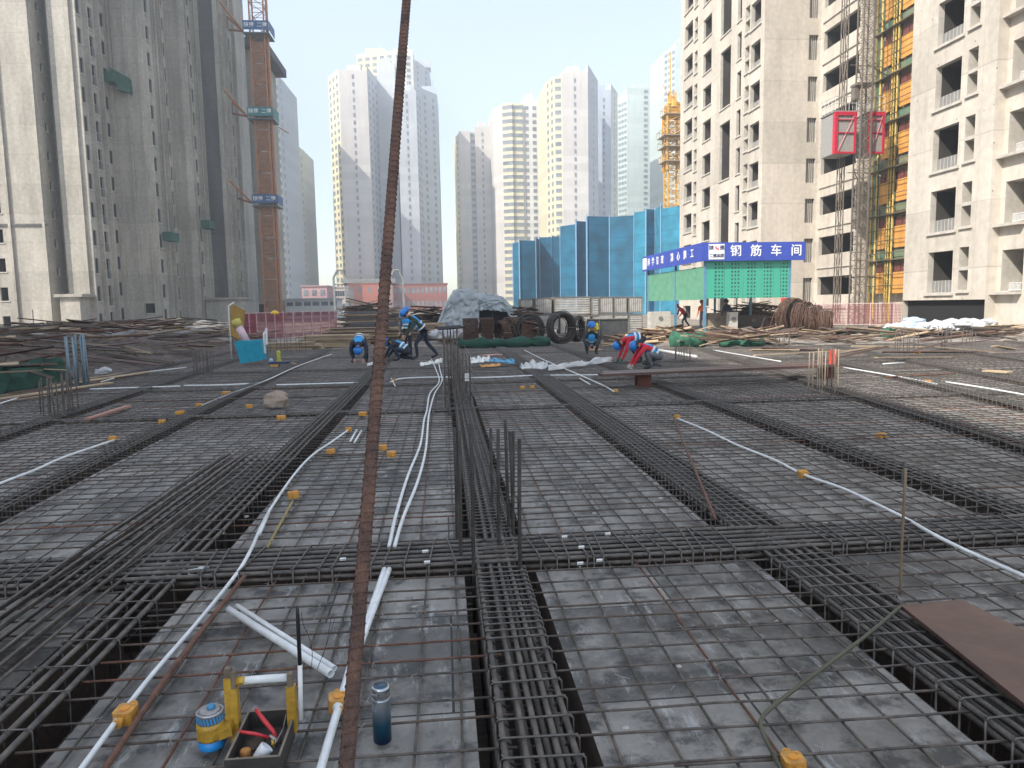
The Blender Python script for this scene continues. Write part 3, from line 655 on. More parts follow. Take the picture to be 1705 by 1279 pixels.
# ================= BLUE SCREENS =================
def screen_material(nm, c):
    m = bpy.data.materials.new(nm); m.use_nodes = True; n, L, b = nodes_of(m); b.inputs['Roughness'].default_value = .85
    tc = n.new('ShaderNodeTexCoord'); s = n.new('ShaderNodeSeparateXYZ'); L.new(tc.outputs['Object'], s.inputs[0])
    d = n.new('ShaderNodeMath'); d.operation = 'DIVIDE'; d.inputs[1].default_value = 1.9; L.new(s.outputs[2], d.inputs[0])
    f = n.new('ShaderNodeMath'); f.operation = 'FRACT'; L.new(d.outputs[0], f.inputs[0])
    lt = n.new('ShaderNodeMath'); lt.operation = 'LESS_THAN'; lt.inputs[1].default_value = .06; L.new(f.outputs[0], lt.inputs[0])
    nz = n.new('ShaderNodeTexNoise'); nz.inputs['Scale'].default_value = .5; nz.inputs['Detail'].default_value = 6; L.new(tc.outputs['Object'], nz.inputs['Vector'])
    cr = n.new('ShaderNodeValToRGB'); cr.color_ramp.elements[0].color = (*[k*.75 for k in c], 1); cr.color_ramp.elements[1].color = (*[k*1.3 for k in c], 1)
    cr.color_ramp.elements[0].position = .35; cr.color_ramp.elements[1].position = .65; L.new(nz.outputs[0], cr.inputs[0])
    mx = n.new('ShaderNodeMix'); mx.data_type = 'RGBA'; mx.inputs[7].default_value = (c[0]*.5, c[1]*.5, c[2]*.55, 1)
    mu = n.new('ShaderNodeMath'); mu.operation = 'MULTIPLY'; mu.inputs[1].default_value = .6; L.new(lt.outputs[0], mu.inputs[0])
    L.new(mu.outputs[0], mx.inputs[0]); L.new(cr.outputs[0], mx.inputs[6]); L.new(mx.outputs[2], b.inputs['Base Color'])
    return m
scrM = screen_material('blue_safety_mesh', (.006, .105, .19)); scrM2 = screen_material('lighter_blue_safety_mesh', (.018, .19, .30))
scrP = mat('screen_pole', (.22, .42, .62), .6)
def screen(label, pts, posts=1, sm_=None):
    """pts: (px, Y, ytop)"""
    a = pts[0]; root = thing('screened_building', label, 'building', (XX(a[0], a[1]), a[1], 0), 'building shells wrapped in blue mesh')
    fr = []
    for (p0, Y0, t0), (p1, Y1, t1) in zip(pts, pts[1:]):
        A = Vector((XX(p0, Y0), Y0, ZZ(p0, t0, Y0))); B_ = Vector((XX(p1, Y1), Y1, ZZ(p1, t1, Y1)))
        mb = MB(); z = (A.z+B_.z)/2; d = (B_-A); d.z = 0; nrm = Vector((d.y, -d.x, 0)).normalized()
        c = (A+B_)/2-nrm*.08; mb.obox((c.x, c.y, (z-1)/2), d/2-d.normalized()*.02, nrm*.06, (0, 0, (z+1)/2)); mb.build('mesh_panel', [sm_ or scrM], root)
        k = max(1, int(d.length/3.6)) if posts else 1
        for q in range(k+1):
            P = A.lerp(B_, q/k)+nrm*.07; m1 = MB(); m1.tube([(P.x, P.y, -.5), (P.x, P.y, z+.35)], .05, 4); m1.build('pole', [scrP], root)
    mb = MB(); P = [(XX(p, Y), Y) for p, Y, t in pts]; zt_ = min(ZZ(p, t, Y) for p, Y, t in pts)-.6
    mb.box(P[0][0]+2.5, P[-1][0]-.8, max(y for x, y in P)+.3, max(y for x, y in P)+9, -1, zt_-.6); mb.build('building_core', [concD], root)
    return root
screen('lowest blue mesh screen at the left end of the wrapped buildings', [(855, 122, 405), (866, 120, 403), (893, 121, 398), (899, 124, 396), (920, 124, 394), (942, 124, 393)])
screen('middle blue mesh screen with zigzag folds', [(934, 114, 378), (960, 111, 372), (977, 112, 365), (978, 109, 362), (1015, 110, 359), (1056, 108, 361)])
screen('tallest and brightest blue mesh screen beside the pale concrete block', [(1056, 106, 355), (1075, 104, 350), (1090, 105, 347), (1100, 100, 345), (1132, 97, 345), (1152, 97, 347)], 1, scrM2)
# ================= lettering =================
def text_mesh(s, size, mt, parent, loc, rot, name='lettering', align='CENTER', xs=1.0):
    cu = bpy.data.curves.new('txt', 'FONT'); cu.body = s; cu.size = size; cu.align_x = align; cu.align_y = 'CENTER'; cu.extrude = .006; cu.space_character = xs; cu.offset = size*.012
    o = bpy.data.objects.new('txt', cu); COL.objects.link(o); bpy.context.view_layer.update()
    me = bpy.data.meshes.new_from_object(o.evaluated_get(bpy.context.evaluated_depsgraph_get())); bpy.data.objects.remove(o); bpy.data.curves.remove(cu)
    me.materials.clear(); me.materials.append(mt)
    t = bpy.data.objects.new(name, me); COL.objects.link(t); t.parent = parent; t.location = Vector(loc)-ORG[parent.name]; t.rotation_euler = rot
    ORG[t.name] = ORG[parent.name]
    return t
signB = mat('sign_blue', (.035, .07, .38), .45, var=.1, scale=.5)
signW = mat('sign_white', (.80, .80, .80), .5, var=.02)
# ================= WORKSHOP SHED =================
def perforated(nm, c, hole=(.015, .06, .045)):
    m = bpy.data.materials.new(nm); m.use_nodes = True; n, L, b = nodes_of(m); b.inputs['Roughness'].default_value = .55
    tc = n.new('ShaderNodeTexCoord'); s = n.new('ShaderNodeSeparateXYZ'); L.new(tc.outputs['Object'], s.inputs[0])
    a = n.new('ShaderNodeMath'); a.operation = 'ADD'; L.new(s.outputs[0], a.inputs[0]); L.new(s.outputs[1], a.inputs[1])
    def rep(src, per, lo, hi):
        d = n.new('ShaderNodeMath'); d.operation = 'DIVIDE'; d.inputs[1].default_value = per; L.new(src, d.inputs[0])
        f = n.new('ShaderNodeMath'); f.operation = 'FRACT'; L.new(d.outputs[0], f.inputs[0])
        g1 = n.new('ShaderNodeMath'); g1.operation = 'COMPARE'; g1.inputs[1].default_value = (lo+hi)/2; g1.inputs[2].default_value = (hi-lo)/2; L.new(f.outputs[0], g1.inputs[0]); return g1.outputs[0]
    h1 = rep(a.outputs[0], .17, .1, .6); h2 = rep(s.outputs[2], .19, .1, .62); h3 = rep(a.outputs[0], .88, .1, .68)
    m1 = n.new('ShaderNodeMath'); m1.operation = 'MULTIPLY'; L.new(h1, m1.inputs[0]); L.new(h2, m1.inputs[1])
    m2 = n.new('ShaderNodeMath'); m2.operation = 'MULTIPLY'; L.new(m1.outputs[0], m2.inputs[0]); L.new(h3, m2.inputs[1])
    nz = n.new('ShaderNodeTexNoise'); nz.inputs['Scale'].default_value = 5; L.new(tc.outputs['Object'], nz.inputs['Vector'])
    m3 = n.new('ShaderNodeMath'); m3.operation = 'MULTIPLY'; L.new(m2.outputs[0], m3.inputs[0]); L.new(nz.outputs[0], m3.inputs[1])
    m4 = n.new('ShaderNodeMath'); m4.operation = 'MULTIPLY'; m4.inputs[1].default_value = 1.9; m4.use_clamp = True; L.new(m3.outputs[0], m4.inputs[0])
    mx = n.new('ShaderNodeMix'); mx.data_type = 'RGBA'; mx.inputs[6].default_value = (*c, 1); mx.inputs[7].default_value = (*hole, 1); L.new(m4.outputs[0], mx.inputs[0]); L.new(mx.outputs[2], b.inputs['Base Color'])
    return m
perfM = perforated('green_perforated_sheet', (.05, .36, .25))
grnP = mat('green_mesh_sheet', (.14, .34, .22), .7, var=.15, scale=3, col2=(.08, .26, .17))
legB = mat('light_blue_paint', (.10, .24, .36), .5)
YS = 36.0; xs0, xs1 = XX(1168, YS), XX(1339, YS); zt1 = ZZ(1168, 404, YS); zt0 = ZZ(1168, 435, YS); YS2 = 47.0
sh = thing('workshop_shed', 'rebar workshop shed with blue sign and green perforated sheets on blue legs', 'shed', (xs0, YS, 0))
mb = MB(); mb.box(xs0, xs1, YS, YS+.12, zt0, zt1); fb = mb.build('sign_board', [signB], sh)
mb = MB(); mb.box(xs0-.003, xs0+.12, YS+.125, YS2, zt0, zt1); sb = mb.build('sign_board', [signB], sh)
hgt = zt1-zt0; zc = (zt0+zt1)/2
for k, chh in enumerate('钢筋车间'):
    text_mesh(chh, hgt*.66, signW, sh, (XX(1224+k*33.3, YS), YS-.012, zc), (math.pi/2, 0, 0), 'lettering')
lx0, lx1 = XX(1179, YS), XX(1205, YS)
mb = MB(); mb.box(lx0, lx1, YS-.02, YS-.001, zc-hgt*.41, zc+hgt*.41); lg = mb.build('logo_plate', [signW], sh)
signN = mat('sign_dark_blue_ink', (.02, .03, .12), .5); signR = mat('sign_red_ink', (.6, .02, .06), .5)
xm = (lx0+lx1)/2
text_mesh('陕', hgt*.27, signN, sh, (lx0+.13, YS-.03, zc+hgt*.20), (math.pi/2, 0, 0)); text_mesh('建', hgt*.27, signN, sh, (lx1-.13, YS-.03, zc+hgt*.20), (math.pi/2, 0, 0))
mb = MB()
for s in (0, 1):
    c = Vector((xm-.05+s*.10, YS-.028, zc+hgt*.2+.02-s*.06)); mb.tube([c+Vector((.06*math.cos(a*.5)*(1 if a < 6 else -1)*.9, 0, .07-.0225*a*.7)) for a in range(10)], .014, 5)
mb.build('emblem', [signR], sh)
text_mesh('二建集团', hgt*.21, signN, sh, (xm, YS-.03, zc-hgt*.22), (math.pi/2, 0, 0))
for k, chh in enumerate('科学管理'):
    text_mesh(chh, hgt*.55, signW, sh, (xs0-.016, YS2-1.5-k*.95, zc), (math.pi/2, 0, -math.pi/2))
for k, chh in enumerate('精心施工'):
    text_mesh(chh, hgt*.55, signW, sh, (xs0-.016, YS2-6.2-k*1.12, zc), (math.pi/2, 0, -math.pi/2))
mb = MB(); mb.box(xs0-.02, xs0-.005, YS2-1.0, YS2-.15, zc-hgt*.38, zc+hgt*.38); mb.build('logo_plate', [signW], sh)
xg0, xg1 = XX(1177, YS), XX(1318, YS); zg = ZZ(1200, 497, YS)
mb = MB()
for k in range(9): mb.box(xg0+(xg1-xg0)*k/9+.008, xg0+(xg1-xg0)*(k+1)/9-.008, YS+.25, YS+.28, zg, zt0+.1)
mb.build('front_sheet', [perfM], sh)
mb = MB(); yb_ = YS2-.4
for k in range(5): mb.box(xg0-.02, xg0+.01, YS+.3+(yb_-YS-.3)*k/5+.01, YS+.3+(yb_-YS-.3)*(k+1)/5-.01, zg-.05, zt0-.25)
mb.build('side_sheet', [grnP], sh)
mb = MB(); mb.box(xs0+.13, xs1-.01, YS+.13, YS2-.01, zt1-.25, zt1-.12); mb.build('roof', [mat('roof_sheet', (.3, .32, .34), .6)], sh)
for x, y in ((xg0, YS+.3), (xg1, YS+.3), (xg0, YS+5), (xg0, yb_), (xg1, yb_), (xg1, YS+5)):
    mb = MB(); mb.box(x-.06, x+.06, y-.06, y+.06, -.02, zt1-.26); mb.build('leg', [legB], sh)
mb = MB(); mb.box(xg1+.02, xg1+.04, YS+.1, YS+.2, 1.2, 1.7); mb.box(xg1-.45, xg1-.1, YS+.2, YS+.24, zg-.55, zg-.03); mb.build('notice_board', [mat('red_notice', (.6, .05, .05), .5)], sh)
# ================= TOWER CRANES =================
def lattice(mb, cx, cy, z0, z1, w_, step, r, rb, mi=0):
    h = w_/2; C4 = [(-h, -h), (h, -h), (h, h), (-h, h)]
    for x, y in C4: mb.beam((cx+x, cy+y, z0), (cx+x, cy+y, z1), r*2, r*2, mi)
    z = z0; s = 0
    while z < z1-.01:
        ze = min(z+step, z1)
        for q in range(4):
            a, b = C4[q], C4[(q+1) % 4]
            if s % 2: a, b = b, a
            mb.tube([(cx+a[0], cy+a[1], z), (cx+b[0], cy+b[1], ze)], rb, 4, mi, False)
            a, b = C4[q], C4[(q+1) % 4]; mb.tube([(cx+a[0], cy+a[1], ze), (cx+b[0], cy+b[1], ze)], rb, 4, mi, False)
        z = ze; s += 1
orgC = mat('crane_orange_paint', (.50, .20, .08), .6, .1, var=.3, scale=2, col2=(.36, .17, .08))
yelC = mat('crane_yellow_paint', (.68, .38, .06), .5, .1, var=.15, scale=2)
colB = mat('collar_banner_blue', (.04, .11, .25), .6)
Yc = 108.0; xc = XX(454, Yc)
cr1 = thing('tower_crane', 'rusty orange tower crane mast tied to the grey block, three blue banners', 'crane', (xc, Yc, 0))
zsw = ZZ(440, 72, Yc)
mb = MB(); lattice(mb, xc, Yc, -1, 60, 1.9, 1.3, .085, .045); mb.build('mast', [orgC], cr1)
mb = MB()
for k in range(13):
    z = 0+k*(zsw)/13; mb.box(xc-.8, xc+.8, Yc-.92, Yc-.88, z+.05, z+zsw/13-.1); mb.box(xc+.88, xc+.92, Yc-.8, Yc+.8, z+.05, z+zsw/13-.1)
mb.build('mast_cladding', [mat('rusty_cladding', (.33, .17, .09), .8, var=.4, scale=1.5, col2=(.20, .12, .08))], cr1)
mb = MB(); mb.box(xc+1.1, xc+1.35, Yc-.4, Yc+.1, -1, 52)
for k in range(5):
    z = 8+k*9; mb.box(xc+.95, xc+1.1, Yc-.3, Yc, z, z+.2)
mb.build('ladder_duct', [orgC], cr1)
for py in (50, 191, 334):
    z = ZZ(445, py, Yc)
    mb = MB(); mb.box(xc-1.75, xc+1.75, Yc-1.75, Yc+1.75, z-1.0, z-.88)
    P = mb.build('collar_platform', [mat('platform_grey', (.12, .16, .17), .7)], cr1)
    mb = MB(); mb.box(xc-1.7, xc+1.7, Yc-1.79, Yc-1.74, z-.6, z+.6); mb.box(xc+1.74, xc+1.79, Yc-1.7, Yc+1.7, z-.6, z+.6); mb.build('banner', [colB if py != 191 else mat('collar_banner_teal', (.03, .20, .20), .6)], cr1)
    t = text_mesh('陕建  二建', .68, signW, cr1, (xc, Yc-1.81, z), (math.pi/2, 0, 0)); 
    mb = MB()
    for (ex, ey, ez) in ((-28.6, 103.5, 2.6), (-28.6, 108.5, 2.0), (-28.6, 109.5, .5)): mb.tube([(xc-2.0, Yc-.5, z-.4), (ex, ey, z+ez)], .14, 6)
    mb.build('wall_tie', [orgC], cr1)
mb = MB(); mb.tube([(xc+2.0, Yc, ZZ(455, 212, Yc)), (xc+3.4, Yc, ZZ(462, 222, Yc))], .08, 5); mb.build('bracket_arm', [orgC], cr1)
Yc = 113.0; xc = XX(1118, Yc); z_ = lambda py: ZZ(1118, py, Yc)
cr2 = thing('tower_crane', 'yellow climbing tower crane mast with work platforms behind the blue screens', 'crane', (xc, Yc, 0))
mb = MB(); lattice(mb, xc, Yc, -1, z_(175), 1.9, 1.1, .12, .06); mb.build('mast', [yelC], cr2)
mb = MB(); lattice(mb, xc, Yc, z_(285), z_(195), 2.4, 1.2, .10, .06); mb.build('climbing_frame', [yelC], cr2)
for py, hw, dk in ((192, 1.5, 1), (228, 1.9, 1), (246, 1.8, 0), (270, 1.7, 0)):
    z = z_(py); mb = MB(); mb.box(xc-hw, xc+hw, Yc-hw, Yc+hw, z-.12, z)
    for sx in (-1, 1):
        for q in range(4): mb.tube([(xc+sx*hw, Yc-hw+q*hw*2/3, z), (xc+sx*hw, Yc-hw+q*hw*2/3, z+.9)], .04, 4)
        mb.tube([(xc+sx*hw, Yc-hw, z+.9), (xc+sx*hw, Yc+hw, z+.9)], .04, 4); mb.tube([(xc-hw, Yc+sx*hw, z+.9), (xc+hw, Yc+sx*hw, z+.9)], .04, 4)
    mb.build('work_platform', [mat('platform_rail', (.33, .27, .18), .6)], cr2)
mb = MB(); mb.box(xc-.8, xc+.8, Yc-.8, Yc+.8, z_(190), z_(180)); mb.lathe((xc, Yc, z_(180)), [(1.1, 0), (1.1, .7), (.6, .75), (.6, 1.3)], 14); mb.build('slewing_ring', [yelC], cr2)
mb = MB(); lattice(mb, xc-.1, Yc, z_(178), z_(155), .9, .7, .08, .05); mb.tube([(xc-.5, Yc, z_(165)), (xc-1.6, Yc, z_(140))], .06, 4); mb.tube([(xc-.35, Yc, z_(156)), (xc-.45, Yc, z_(88))], .10, 5); mb.build('jib_tip', [yelC], cr2)
mb = MB(); mb.box(xc+.9, xc+2.6, Yc-1, Yc+.8, z_(228), z_(214)); mb.build('cab', [mat('crane_cab', (.17, .18, .18), .5)], cr2)
# ================= HOIST =================
Yh = 43.6; xh = XX(1427, Yh)
ho = thing('construction_hoist', 'builders hoist with grey lattice mast and two crimson cages on the pale block', 'hoist', (xh, Yh, 0))
mstM = mat('hoist_mast_steel', (.20, .17, .14), .6, .3)
mb = MB(); lattice(mb, xh, Yh, 0, 40, .65, .5, .038, .018); mb.build('mast', [mstM], ho)
mb = MB(); lattice(mb, xh-.75+.1, Yh+1.2, 0, 40, .3, 1.5, .025, .015); mb.build('tie_tower', [mstM], ho)
for k in range(5):
    z = 3+k*6.4; mb = MB(); mb.tube([(xh-.3, Yh+.3, z), (27.9, 47.5, z)], .035, 5); mb.tube([(xh+.3, Yh+.3, z), (29.3, 46.5, z)], .035, 5); mb.tube([(xh-.6, Yh+.5, z), (xh+1.6, Yh+.8, z)], .03, 5); mb.build('wall_tie', [mstM], ho)
crim = mat('crimson_paint', (.50, .02, .05), .45); cmesh = mat('cage_mesh', (.30, .29, .27), .6, var=.15, scale=8)
zb, zt2 = ZZ(1395, 256, Yh), ZZ(1395, 186, Yh)
for (pa, pb) in ((1382, 1416), (1438, 1462)):
    xa, xb = XX(pa, Yh), XX(pb, Yh); mb = MB(); t = .09
    mb.box(xa+.02, xb-.02, Yh+.03, Yh+1.7, zb+.03, zt2-.03); mb.box(xa-.05, xb+.05, Yh-.02, Yh+1.75, zt2, zt2+.06); cg = mb.build('cage', [cmesh], ho)
    mb = MB()
    for x0, x1, z0, z1 in ((xa, xa+.16, zb, zt2), (xb-.12, xb, zb, zt2), (xa+.16, xb-.12, zt2-.22, zt2), (xa+.16, xb-.12, zb, zb+.12)): mb.box(x0, x1, Yh-.05, Yh+.02, z0, z1)
    mb.box(xa+.16, xb-.12, Yh-.045, Yh+.01, (zb+zt2)/2-.03, (zb+zt2)/2+.03); mb.box(xa+.16, xb-.12, Yh-.045, Yh+.01, zt2-.5, zt2-.45)
    mb.tube([(xa+.2, Yh-.03, zb+.15), (xb-.15, Yh-.03, zt2-.25)], .02, 4); mb.box(xa-.012, xa-.002, Yh-.04, Yh+.25, zb, zt2)
    f = mb.build('cage_frame', [crim], cg)
    mb = MB()
    for q in range(5): mb.tube([(xa, Yh+q*.42, zt2+.07), (xa, Yh+q*.42, zt2+.9)], .018, 4); mb.tube([(xb, Yh+q*.42, zt2+.07), (xb, Yh+q*.42, zt2+.9)], .018, 4)
    for zz in (.5, .9): mb.tube([(xa, Yh, zt2+zz), (xa, Yh+1.7, zt2+zz)], .018, 4); mb.tube([(xa, Yh, zt2+zz), (xb, Yh, zt2+zz)], .018, 4)
    mb.build('roof_rail', [mat('rail_grey', (.5, .5, .5), .5)], cg)
mb = MB(); mb.box(xh-.6, xh+.5, Yh-.3, Yh+.5, zt2+1.5, zt2+1.65); mb.box(xh-.65, xh-.3, Yh-.1, Yh+.3, zt2+.7, zt2+1.4); mb.build('drive_unit', [mstM], ho)
# ================= SCAFFOLD on the stair bay =================
ylS = mat('scaffold_pole_ochre', (.66, .46, .12), .6, var=.2, scale=3); grS = mat('green_net_panel', (.10, .20, .13), .8, col2=(.24, .21, .13), scale=1.2)
orP = mat('orange_board', (.72, .36, .08), .6, col2=(.52, .25, .06), scale=2, streak=(1, 1, .4)); mgR = mat('maroon_glass', (.16, .05, .04), .4)
xf = 29.28
sf = thing('scaffold', 'scaffold of ochre poles with orange boards and green nets beside the hoist', 'scaffold', (xf, 45, 0))
for y in (42.75, 43.05, 43.35, 44.95, 45.25, 45.5, 46.75, 47.3):
    mb = MB(); mb.tube([(xf-.55, y, 0), (xf-.55, y, 42)], .05, 6); mb.build('pole', [ylS], sf)
zref = zl(1498, 62, 44.2)
z = zref - ST*5 - 1.2
while z < 40:
    zz = z+2.25
    mb = MB(); mb.box(xf-.75, xf-.08, 42.7, 47.4, max(.05, zz), max(.05, zz)+.07); mb.tube([(xf-.6, 42.5, zz-1.6), (xf-.6, 47.5, zz-1.6)], .025, 5); mb.tube([(xf-.6, 42.5, zz+.5), (xf-.6, 47.5, zz+.5)], .025, 5); mb.tube([(xf-.6, 42.5, zz-.9), (xf-.6, 47.5, zz-.9)], .025, 5); mb.build('walkway', [mat('walkway_dark', (.13, .10, .07), .8)], sf)
    for q, (ya, yb2) in enumerate(((43.42, 44.9), (45.56, 46.7))):
        if z+1 > 0:
            mb = MB(); mb.box(xf-.40, xf-.34, ya, yb2, z+.15, z+1.5); mb.build('orange_board', [orP], sf)
            mb = MB(); mb.box(xf-.38, xf-.35, ya+.05, (ya+yb2)/2-.04, z+1.52, z+2.1); mb.box(xf-.38, xf-.35, (ya+yb2)/2+.04, yb2-.05, z+1.52, z+2.1); mb.build('maroon_pane', [mgR], sf)
            mb = MB(); mb.box(xf-.32, xf-.28, ya-.1, yb2+.1, z+2.12, z+2.9); mb.build('net_panel', [grS], sf)
    for (ya, yb2) in ((42.8, 43.38), (44.9, 45.55), (46.7, 47.35)):
        if z > -1: mb = MB(); mb.box(xf-.48, xf-.44, ya, yb2, z+.2, z+2.75); mb.build('net_panel', [grS], sf)
    mb = MB()
    for q in range(4): mb.tube([(xf-.62, 42.5, z+.3+q*.7), (xf-.62, 43.5, z+.3+q*.7)], .02, 4); mb.tube([(xf-.60, 44.9, z+.3+q*.7), (xf-.60, 45.6, z+.3+q*.7)], .02, 4)
    mb.build('ledger', [ylS], sf)
    z += ST
# ================= suspended platforms on the left block =================
cradG = mat('green_cradle', (.02, .09, .06), .7)
for (X, Y, px, py, lab, two) in ((-35.7, 87.2, 210, 132, 'green netted cradle hanging high on the grey block', 1), (-31.9, 91.5, 287, 395, 'green cradle with workers gear hanging lower on the grey block', 0), (-30.0, 99.5, 325, 375, 'small green cradle half hidden in the dark recess of the grey block', 0)):
    z = ZZ(px, py, Y); c = thing('hanging_cradle', lab, 'cradle', (X, Y, z))
    mb = MB(); mb.box(X-.1, X+.9, Y-2.4+two, Y+.1, z-.6, z-.5); mb.box(X+.85, X+.9, Y-2.4+two, Y+.1, z-.5, z+.4); mb.box(X-.1, X+.85, Y-2.4+two, Y-2.35+two, z-.5, z+.4); mb.build('basket', [cradG], c)
    if two: mb = MB(); mb.add([(X, Y-.4, z+1.2), (X+1.9, Y+.2, z+.2), (X+2.0, Y+.2, z-1.4), (X+.8, Y-.4, z-1.2), (X+.2, Y+.5, z+1.2), (X+1.9, Y+.7, z+.1), (X+2.0, Y+.7, z-1.4), (X+.8, Y+.5, z-1.2)], [(0, 1, 2, 3), (7, 6, 5, 4), (0, 4, 5, 1), (1, 5, 6, 2), (2, 6, 7, 3), (3, 7, 4, 0)]); mb.build('net', [cradG], c)
    for yy in (Y-2.1+two, Y-.1): mb = MB(); mb.tube([(X+.4, yy, z+.4), (X+.4, yy, HB)], .03, 4); mb.build('cable', [steelM], c)
# ================= FENCES =================
pinkM = mat('faded_pink_mesh', (.30, .085, .11), .8, var=.2, scale=2); postW = mat('pale_pink_post', (.62, .45, .45), .6)
def fence(label, pts, h, n_, alpha_bars=True):
    root = thing('mesh_fence', label, 'fence', (*pts[0], 0))
    for a, b in zip(pts, pts[1:]):
        a, b = Vector(a), Vector(b); k = max(1, round((b-a).length/n_))
        for q in range(k):
            A, B_ = a.lerp(b, q/k), a.lerp(b, (q+1)/k); d = (B_-A).normalized()
            mb = MB(); mb.beam((*A, .05), (*A, h+.05), .05, .05, up=(1, 0, 0)); mb.build('post', [postW], root)
            for zz in (h, .12): mb = MB(); mb.beam((*A, zz), (*B_, zz), .03, .03); mb.build('rail', [postW], root)
            mb = MB(); L = (B_-A).length; m = int(L/.075)
            for s in range(1, m): P = A.lerp(B_, s/m); mb.box(P.x-.012, P.x+.012, P.y-.006, P.y+.006, .13, h-.02)
            for s in range(1, 7): mb.beam((*A, .1+s*h/7.5), (*B_, .1+s*h/7.5), .012, .02)
            mb.build('mesh_infill', [pinkM], root)
fence('faded pink mesh fence behind the blue bin on the left', [(XX(385, 33), 33), (XX(425, 36), 36), (XX(470, 39), 39), (XX(560, 44), 44)], 1.45, .95)
fence('pink mesh fence at the foot of the pale concrete block, right of the shed', [(XX(1322, 45), 44), (XX(1450, 41), 41), (XX(1530, 39), 39)], 1.35, 1.6)
# ================= SITE CLUTTER =================
def plank(mb, c, L, wd, th, az, tilt=0, roll=0, mi=0):
    d = Vector((math.cos(az)*math.cos(tilt), math.sin(az)*math.cos(tilt), math.sin(tilt))); r = Vector((-math.sin(az), math.cos(az), 0)); u = d.cross(r)
    r2_ = r*math.cos(roll)+u*math.sin(roll); u2 = -r*math.sin(roll)+u*math.cos(roll)
    return mb.obox(c, d*L/2, r2_*wd/2, u2*th/2, mi)
# crates of aluminium formwork, two high
crM = mat('crate_pale_board', (.45, .43, .39), .8, var=.25, scale=3, col2=(.28, .27, .25)); crD = mat('crate_frame', (.17, .16, .14), .7)
YC = 37.5
def crate(p0, p1, ya, yb, hor, label, Y=YC):
    x0, x1 = XX(p0, Y), XX(p1, Y); z0, z1 = ZZ((p0+p1)/2, yb, Y), ZZ((p0+p1)/2, ya, Y)
    r = thing('formwork_crate', label, 'crate', ((x0+x1)/2, Y, z0), 'crates stacked two high behind the coils')
    mb = MB()
    if hor:
        k = 7
        for q in range(k): mb.box(x0+.05, x1-.05, Y, Y+1.1, z0+.04+(z1-z0-.08)*q/k+.012, z0+.04+(z1-z0-.08)*(q+1)/k-.012)
    else:
        k = max(5, int((x1-x0)/.11))
        for q in range(k): mb.box(x0+.05+(x1-x0-.1)*q/k+.01, x0+.05+(x1-x0-.1)*(q+1)/k-.01, Y+J(.012), Y+1.1, z0+.06, z1-.06)
    mb.build('panel_stack', [crM], r)
    mb = MB()
    for x in (x0, x1-.05): mb.box(x, x+.045, Y-.03, Y+1.12, z0, z1)
    for z in (z0, z1-.05): mb.box(x0+.05, x1-.055, Y-.03, Y+1.12, z+.003, z+.047)
    mb.build('frame', [crD], r)
T = [(866, 888, 498, 526, 0), (890, 919, 496, 523, 0), (922, 983, 494, 524, 1), (984, 997, 495, 527, 1), (998, 1021, 494, 522, 0), (1022, 1044, 494, 522, 0), (1046, 1070, 494, 521, 0)]
nmz = ['leftmost', 'second from the left', 'long horizontally slatted', 'narrow dark slatted', 'fifth from the left', 'sixth from the left', 'rightmost ribbed']
for q, (a, b, c, d, h) in enumerate(T): crate(a, b, c, d, h, '%s crate on the upper level of the crate row' % nmz[q])
T = [(890, 930, 524, 549, 1), (932, 983, 525, 556, 0), (986, 1021, 523, 552, 1), (1022, 1046, 523, 552, 0), (1047, 1070, 523, 552, 1)]
nmz = ['leftmost', 'wide second', 'slatted middle', 'fourth', 'rightmost']
for q, (a, b, c, d, h) in enumerate(T): crate(a, b, c, d, h, '%s crate on the lower level of the crate row' % nmz[q])
# wire coils standing on edge
def coil(px, Y, R0, r0, wdt, tilt, m, label, n_=26):
    c = Vector((XX(px, Y), Y, R0-.01)); r = thing('wire_coil', label, 'wire coil', (c.x, c.y, 0), 'coils of rebar wire')
    ax = Vector((math.sin(tilt), -math.cos(tilt), 0)); u = Vector((0, 0, 1)); v = ax.cross(u)
    rn = random.Random(int(px)); mb = MB()
    for q in range(int(n_*1.6)):
        a = rn.uniform(0, 6.28); rad = r0+(R0-r0)*rn.random()**.5; off = rn.uniform(-wdt/2, wdt/2); ec = Vector((rn.uniform(-.03, .03), 0, rn.uniform(-.04, .04)))
        mb.tube([c+ec+ax*(off+.03*math.sin(k*.26*2+a))+u*rad*math.cos(k*.2618)+v*rad*math.sin(k*.2618) for k in range(25)], .016, 4, 0, False)
    mb.build('windings', [m], r, True)
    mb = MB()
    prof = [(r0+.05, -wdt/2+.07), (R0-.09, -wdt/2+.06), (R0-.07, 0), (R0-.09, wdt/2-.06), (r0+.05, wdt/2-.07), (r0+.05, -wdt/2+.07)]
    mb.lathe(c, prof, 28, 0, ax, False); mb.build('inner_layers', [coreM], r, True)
    mb = MB()
    for a in (.5, 2.6, 4.7):
        p = c+u*(R0+r0)/2*math.cos(a)+v*(R0+r0)/2*math.sin(a); rad = (u*math.cos(a)+v*math.sin(a)); h = (R0-r0)/2+.02
        mb.tube([p+rad*h*math.cos(k*.785)+ax*(wdt/2+.02)*math.sin(k*.785) for k in range(9)], .008, 4)
    mb.build('binding', [wireM], r)
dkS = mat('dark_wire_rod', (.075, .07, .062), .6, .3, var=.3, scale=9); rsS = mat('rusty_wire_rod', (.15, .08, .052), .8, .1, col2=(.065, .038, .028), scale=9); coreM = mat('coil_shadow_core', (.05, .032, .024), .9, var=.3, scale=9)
coil(881, 30.2, .62, .40, .35, -.25, dkS, 'dark wire coil standing on edge, left of the front pair')
coil(934, 30.0, .66, .42, .45, .45, dkS, 'dark wire coil standing on edge with daylight through it, right of the front pair')
